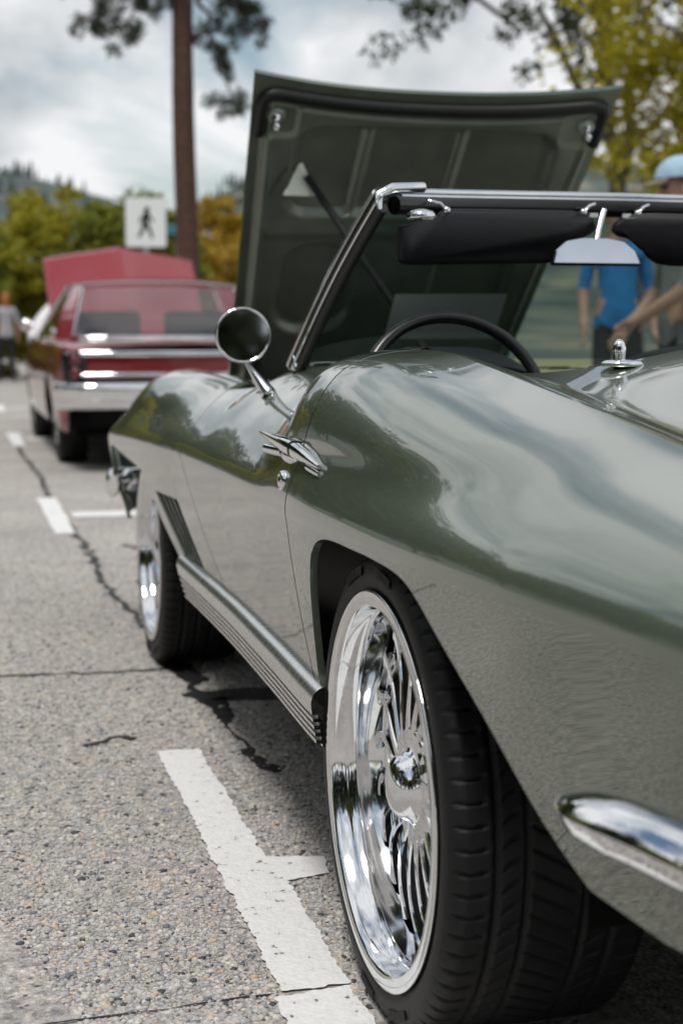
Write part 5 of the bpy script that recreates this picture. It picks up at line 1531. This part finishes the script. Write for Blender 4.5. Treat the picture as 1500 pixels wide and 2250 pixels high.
# ================================================================== PEOPLE
def skin_mat(): return simple('skin', (.50, .30, .22), .55, var=.06, scale=25)
M['skin'] = skin_mat()
def person(name, label, loc, rz, shirt, trousers, shoe, hair, pose=None, height=1.74, hat=None, long_sleeve=False, long_hair=False):
    """one continuous skinned body; faces get cloth or skin by the nearest bone"""
    s = height / 1.75
    J = {'pel': (0, 0, .95), 'bel': (0, .01, 1.08), 'che': (0, .0, 1.30), 'nek': (0, -.01, 1.47), 'hd0': (0, .005, 1.54), 'hd1': (0, .02, 1.62), 'hd2': (0, .015, 1.70),
         'shL': (-.17, -.01, 1.42), 'elL': (-.23, -.03, 1.14), 'wrL': (-.24, .06, .90), 'shR': (.17, -.01, 1.42), 'elR': (.23, -.03, 1.14), 'wrR': (.24, .06, .90),
         'hpL': (-.09, 0, .90), 'knL': (-.11, .02, .50), 'anL': (-.12, -.02, .09), 'toL': (-.14, .14, .04), 'hpR': (.09, 0, .90), 'knR': (.11, .02, .50), 'anR': (.12, -.02, .09), 'toR': (.14, .14, .04)}
    if pose: J.update(pose)
    rad = {'pel': (.155, .115), 'bel': (.135, .10), 'che': (.165, .115), 'nek': (.058, .058), 'hd0': (.062, .072), 'hd1': (.078, .098), 'hd2': (.068, .085),
           'shL': (.062, .06), 'elL': (.043, .043), 'wrL': (.028, .026), 'shR': (.062, .06), 'elR': (.043, .043), 'wrR': (.028, .026),
           'hpL': (.088, .09), 'knL': (.058, .06), 'anL': (.042, .045), 'toL': (.040, .030), 'hpR': (.088, .09), 'knR': (.058, .06), 'anR': (.042, .045), 'toR': (.040, .030)}
    E_ = [('pel', 'bel', 0), ('bel', 'che', 0), ('che', 'nek', 0), ('nek', 'hd0', 2), ('hd0', 'hd1', 2), ('hd1', 'hd2', 2)]
    for d in 'LR':
        E_ += [('che', 'sh' + d, 0), ('sh' + d, 'el' + d, 0), ('el' + d, 'wr' + d, 0 if long_sleeve else 2), ('pel', 'hp' + d, 0), ('hp' + d, 'kn' + d, 1), ('kn' + d, 'an' + d, 1), ('an' + d, 'to' + d, 3)]
        # hand: palm and five fingers
        w = np.array(J['wr' + d]); e = np.array(J['el' + d]); ax = (w - e) / np.linalg.norm(w - e)
        side = np.cross(ax, [1.0 if d == 'L' else -1.0, 0, .1]); side /= np.linalg.norm(side)
        pal = w + ax * .06; J['pa' + d] = tuple(pal); rad['pa' + d] = (.030, .018); E_.append(('wr' + d, 'pa' + d, 2))
        nrm = np.cross(ax, side)
        for f, (off, ln) in enumerate(((-.026, .060), (-.009, .072), (.009, .068), (.025, .052))):
            a = pal + side * off + ax * .03; b = a + ax * ln * .55 + nrm * .008; c = a + ax * ln + nrm * .03
            for k, (nm, p, rr_) in enumerate((('a', a, .0095), ('b', b, .0085), ('c', c, .007))):
                J['f%d%s%s' % (f, nm, d)] = tuple(p); rad['f%d%s%s' % (f, nm, d)] = (rr_, rr_)
            E_ += [('pa' + d, 'f%da%s' % (f, d), 2), ('f%da%s' % (f, d), 'f%db%s' % (f, d), 2), ('f%db%s' % (f, d), 'f%dc%s' % (f, d), 2)]
        a = w + ax * .03 + side * .034; b = a + ax * .035 + side * .018
        J['tha' + d] = tuple(a); J['thb' + d] = tuple(b); rad['tha' + d] = (.011, .011); rad['thb' + d] = (.008, .008)
        E_ += [('wr' + d, 'tha' + d, 2), ('tha' + d, 'thb' + d, 2)]
    keys = list(J); ix = {k: i for i, k in enumerate(keys)}
    me = bpy.data.meshes.new('b'); me.from_pydata([J[k] for k in keys], [(ix[a], ix[b]) for a, b, _ in E_], [])
    ob = bpy.data.objects.new('b', me); col.objects.link(ob)
    ob.modifiers.new('skin', 'SKIN').use_smooth_shade = True
    sub = ob.modifiers.new('sub', 'SUBSURF'); sub.levels = 2; sub.render_levels = 2
    for i, k in enumerate(keys):
        sv = me.skin_vertices[0].data[i]; sv.radius = rad[k]; sv.use_root = (k == 'pel')
    dg = bpy.context.evaluated_depsgraph_get(); dg.update()
    em = bpy.data.meshes.new_from_object(ob.evaluated_get(dg))
    bpy.data.objects.remove(ob)
    n = len(em.vertices); co = np.empty(n * 3, np.float32); em.vertices.foreach_get('co', co); co = co.reshape(-1, 3)
    A = np.array([J[a] for a, b, _ in E_]); B = np.array([J[b] for a, b, _ in E_]); mid = np.array([m_ for _, _, m_ in E_])
    fcs = np.array([list(p.center) for p in em.polygons])
    AB = B - A; tq = np.clip(((fcs[:, None] - A) * AB).sum(-1) / (AB * AB).sum(-1), 0, 1)
    dist = np.linalg.norm(fcs[:, None] - (A + tq[..., None] * AB), axis=-1)
    pick = mid[dist.argmin(1)]
    for m_ in (simple('cloth', shirt, .85, var=.15, scale=18, bump=.4, bscale=40), simple('trousers', trousers, .85, var=.2, scale=18), M['skin'], simple('shoes', shoe, .6)): em.materials.append(m_)
    for p, k in zip(em.polygons, pick): p.material_index = int(k); p.use_smooth = True
    t = empty(name, loc, rz); prop(t, label, 'person'); t.scale = (s, s, s)
    body = link('body', em, M['skin'], t)
    # face on the head
    h1_ = Vector(J['hd1']); up_ = (Vector(J['hd2']) - Vector(J['hd0'])).normalized(); fw_ = Vector((0, 1, 0)); fw_ = (fw_ - up_ * fw_.dot(up_)).normalized(); rt_ = fw_.cross(up_)
    fm = bmesh.new()
    for kx in (-.032, .032):
        bmesh.ops.create_uvsphere(fm, u_segments=10, v_segments=8, radius=.012, matrix=Matrix.Translation(h1_ + rt_ * kx + fw_ * .083 + up_ * .005))
    bm_obj('eyes', fm, M['black'], body, True)
    fm = bmesh.new(); bmesh.ops.create_cone(fm, segments=10, radius1=.018, radius2=.007, depth=.05, matrix=Matrix.Translation(h1_ + fw_ * .100 - up_ * .02)); bm_obj('nose', fm, M['skin'], body, True)
    fm = bmesh.new(); box_bm(fm, h1_ + fw_ * .086 - up_ * .062, (.045, .012, .010)); bm_obj('mouth', fm, simple('lips', (.35, .13, .11), .5), body, True)
    for kx in (-.080, .080):
        fm = bmesh.new(); bmesh.ops.create_uvsphere(fm, u_segments=10, v_segments=8, radius=.03, matrix=Matrix.Translation(h1_ + rt_ * kx - up_ * .005) @ Matrix.Diagonal((.4, .7, 1.1, 1))); bm_obj('ear', fm, M['skin'], body, True)
    # hair shell
    fm = bmesh.new(); bmesh.ops.create_uvsphere(fm, u_segments=24, v_segments=16, radius=1.0)
    for v in list(fm.verts):
        if (v.co.y > .35 and v.co.z < .25) or v.co.z < (-.55 if not long_hair else -.9): fm.verts.remove(v)
    for v in fm.verts:
        c = v.co.copy(); wob_ = 1 + .03 * math.sin(c.x * 17 + c.z * 13)
        v.co = h1_ + rt_ * c.x * .092 * wob_ + fw_ * (c.y * .108 - .008) * wob_ + up_ * (c.z * (.105 if c.z > 0 or not long_hair else .30) + .02)
    bm_obj('hair', fm, simple('hair', hair, .6, var=.3, scale=60), body, True)
    if hat:
        fm = bmesh.new(); bmesh.ops.create_uvsphere(fm, u_segments=24, v_segments=16, radius=1.0)
        for v in list(fm.verts):
            if v.co.z < -.05: fm.verts.remove(v)
        for v in fm.verts:
            c = v.co.copy(); v.co = h1_ + rt_ * c.x * .104 + fw_ * (c.y * .122) + up_ * (c.z * .105 + .045)
        hm = simple('cap cloth', hat, .8, var=.1, scale=30)
        cap_ = bm_obj('cap', fm, hm, body, True)
        br = [(math.cos(a_) * .085, .09 + math.sin(a_) * .095) for a_ in np.linspace(0, math.pi, 14)]
        prism('cap_brim', br, (h1_ + up_ * .042, rt_, fw_ * .95 - up_ * .12), .006, simple('brim', (.55, .50, .45), .8), cap_, .002)
    return t
# auburn haired walker far down the road, seen from behind
person('person', 'walker with auburn hair, grey top and black trousers near the shrubs', (-.14, 28.3, 0), R(8), (.36, .36, .38), (.012, .012, .014), (.02, .02, .02), (.33, .12, .03), {'knL': (-.11, .06, .50), 'anL': (-.12, .10, .10), 'toL': (-.13, .25, .05), 'anR': (.12, -.14, .12), 'toR': (.13, -.02, .04)}, 1.72, long_hair=True)
# bending over the red car's engine bay
person('person', 'person in a white shirt bending over the red coupe engine bay', (-.40, 14.75, 0), R(-78), (.78, .78, .78), (.02, .02, .025), (.02, .02, .02), (.05, .035, .02),
       {'bel': (0, .07, 1.06), 'che': (0, .24, 1.22), 'nek': (0, .40, 1.30), 'hd0': (0, .46, 1.32), 'hd1': (0, .53, 1.34), 'hd2': (0, .60, 1.35), 'shL': (-.18, .35, 1.27), 'elL': (-.24, .45, 1.0), 'wrL': (-.20, .62, .90), 'shR': (.18, .35, 1.27), 'elR': (.24, .45, 1.0), 'wrR': (.20, .62, .90)}, 1.78, long_sleeve=True)
# two visitors on the pavement beyond the windscreen
person('person', 'man in a pale blue cap and grey shirt standing on the pavement', (2.09, 4.9, 0), R(80), (.22, .235, .235), (.03, .035, .045), (.03, .03, .03), (.10, .07, .05),
       {'elL': (-.23, .05, 1.14), 'wrL': (-.14, .22, 1.02), 'elR': (.23, .05, 1.14), 'wrR': (.16, .20, .98)}, 1.80, hat=(.33, .48, .62))
person('person', 'person in a bright blue shirt and dark trousers farther along the pavement', (3.03, 7.7, .12), R(170), (.03, .20, .48), (.03, .03, .035), (.03, .03, .03), (.06, .04, .03), None, 1.74)
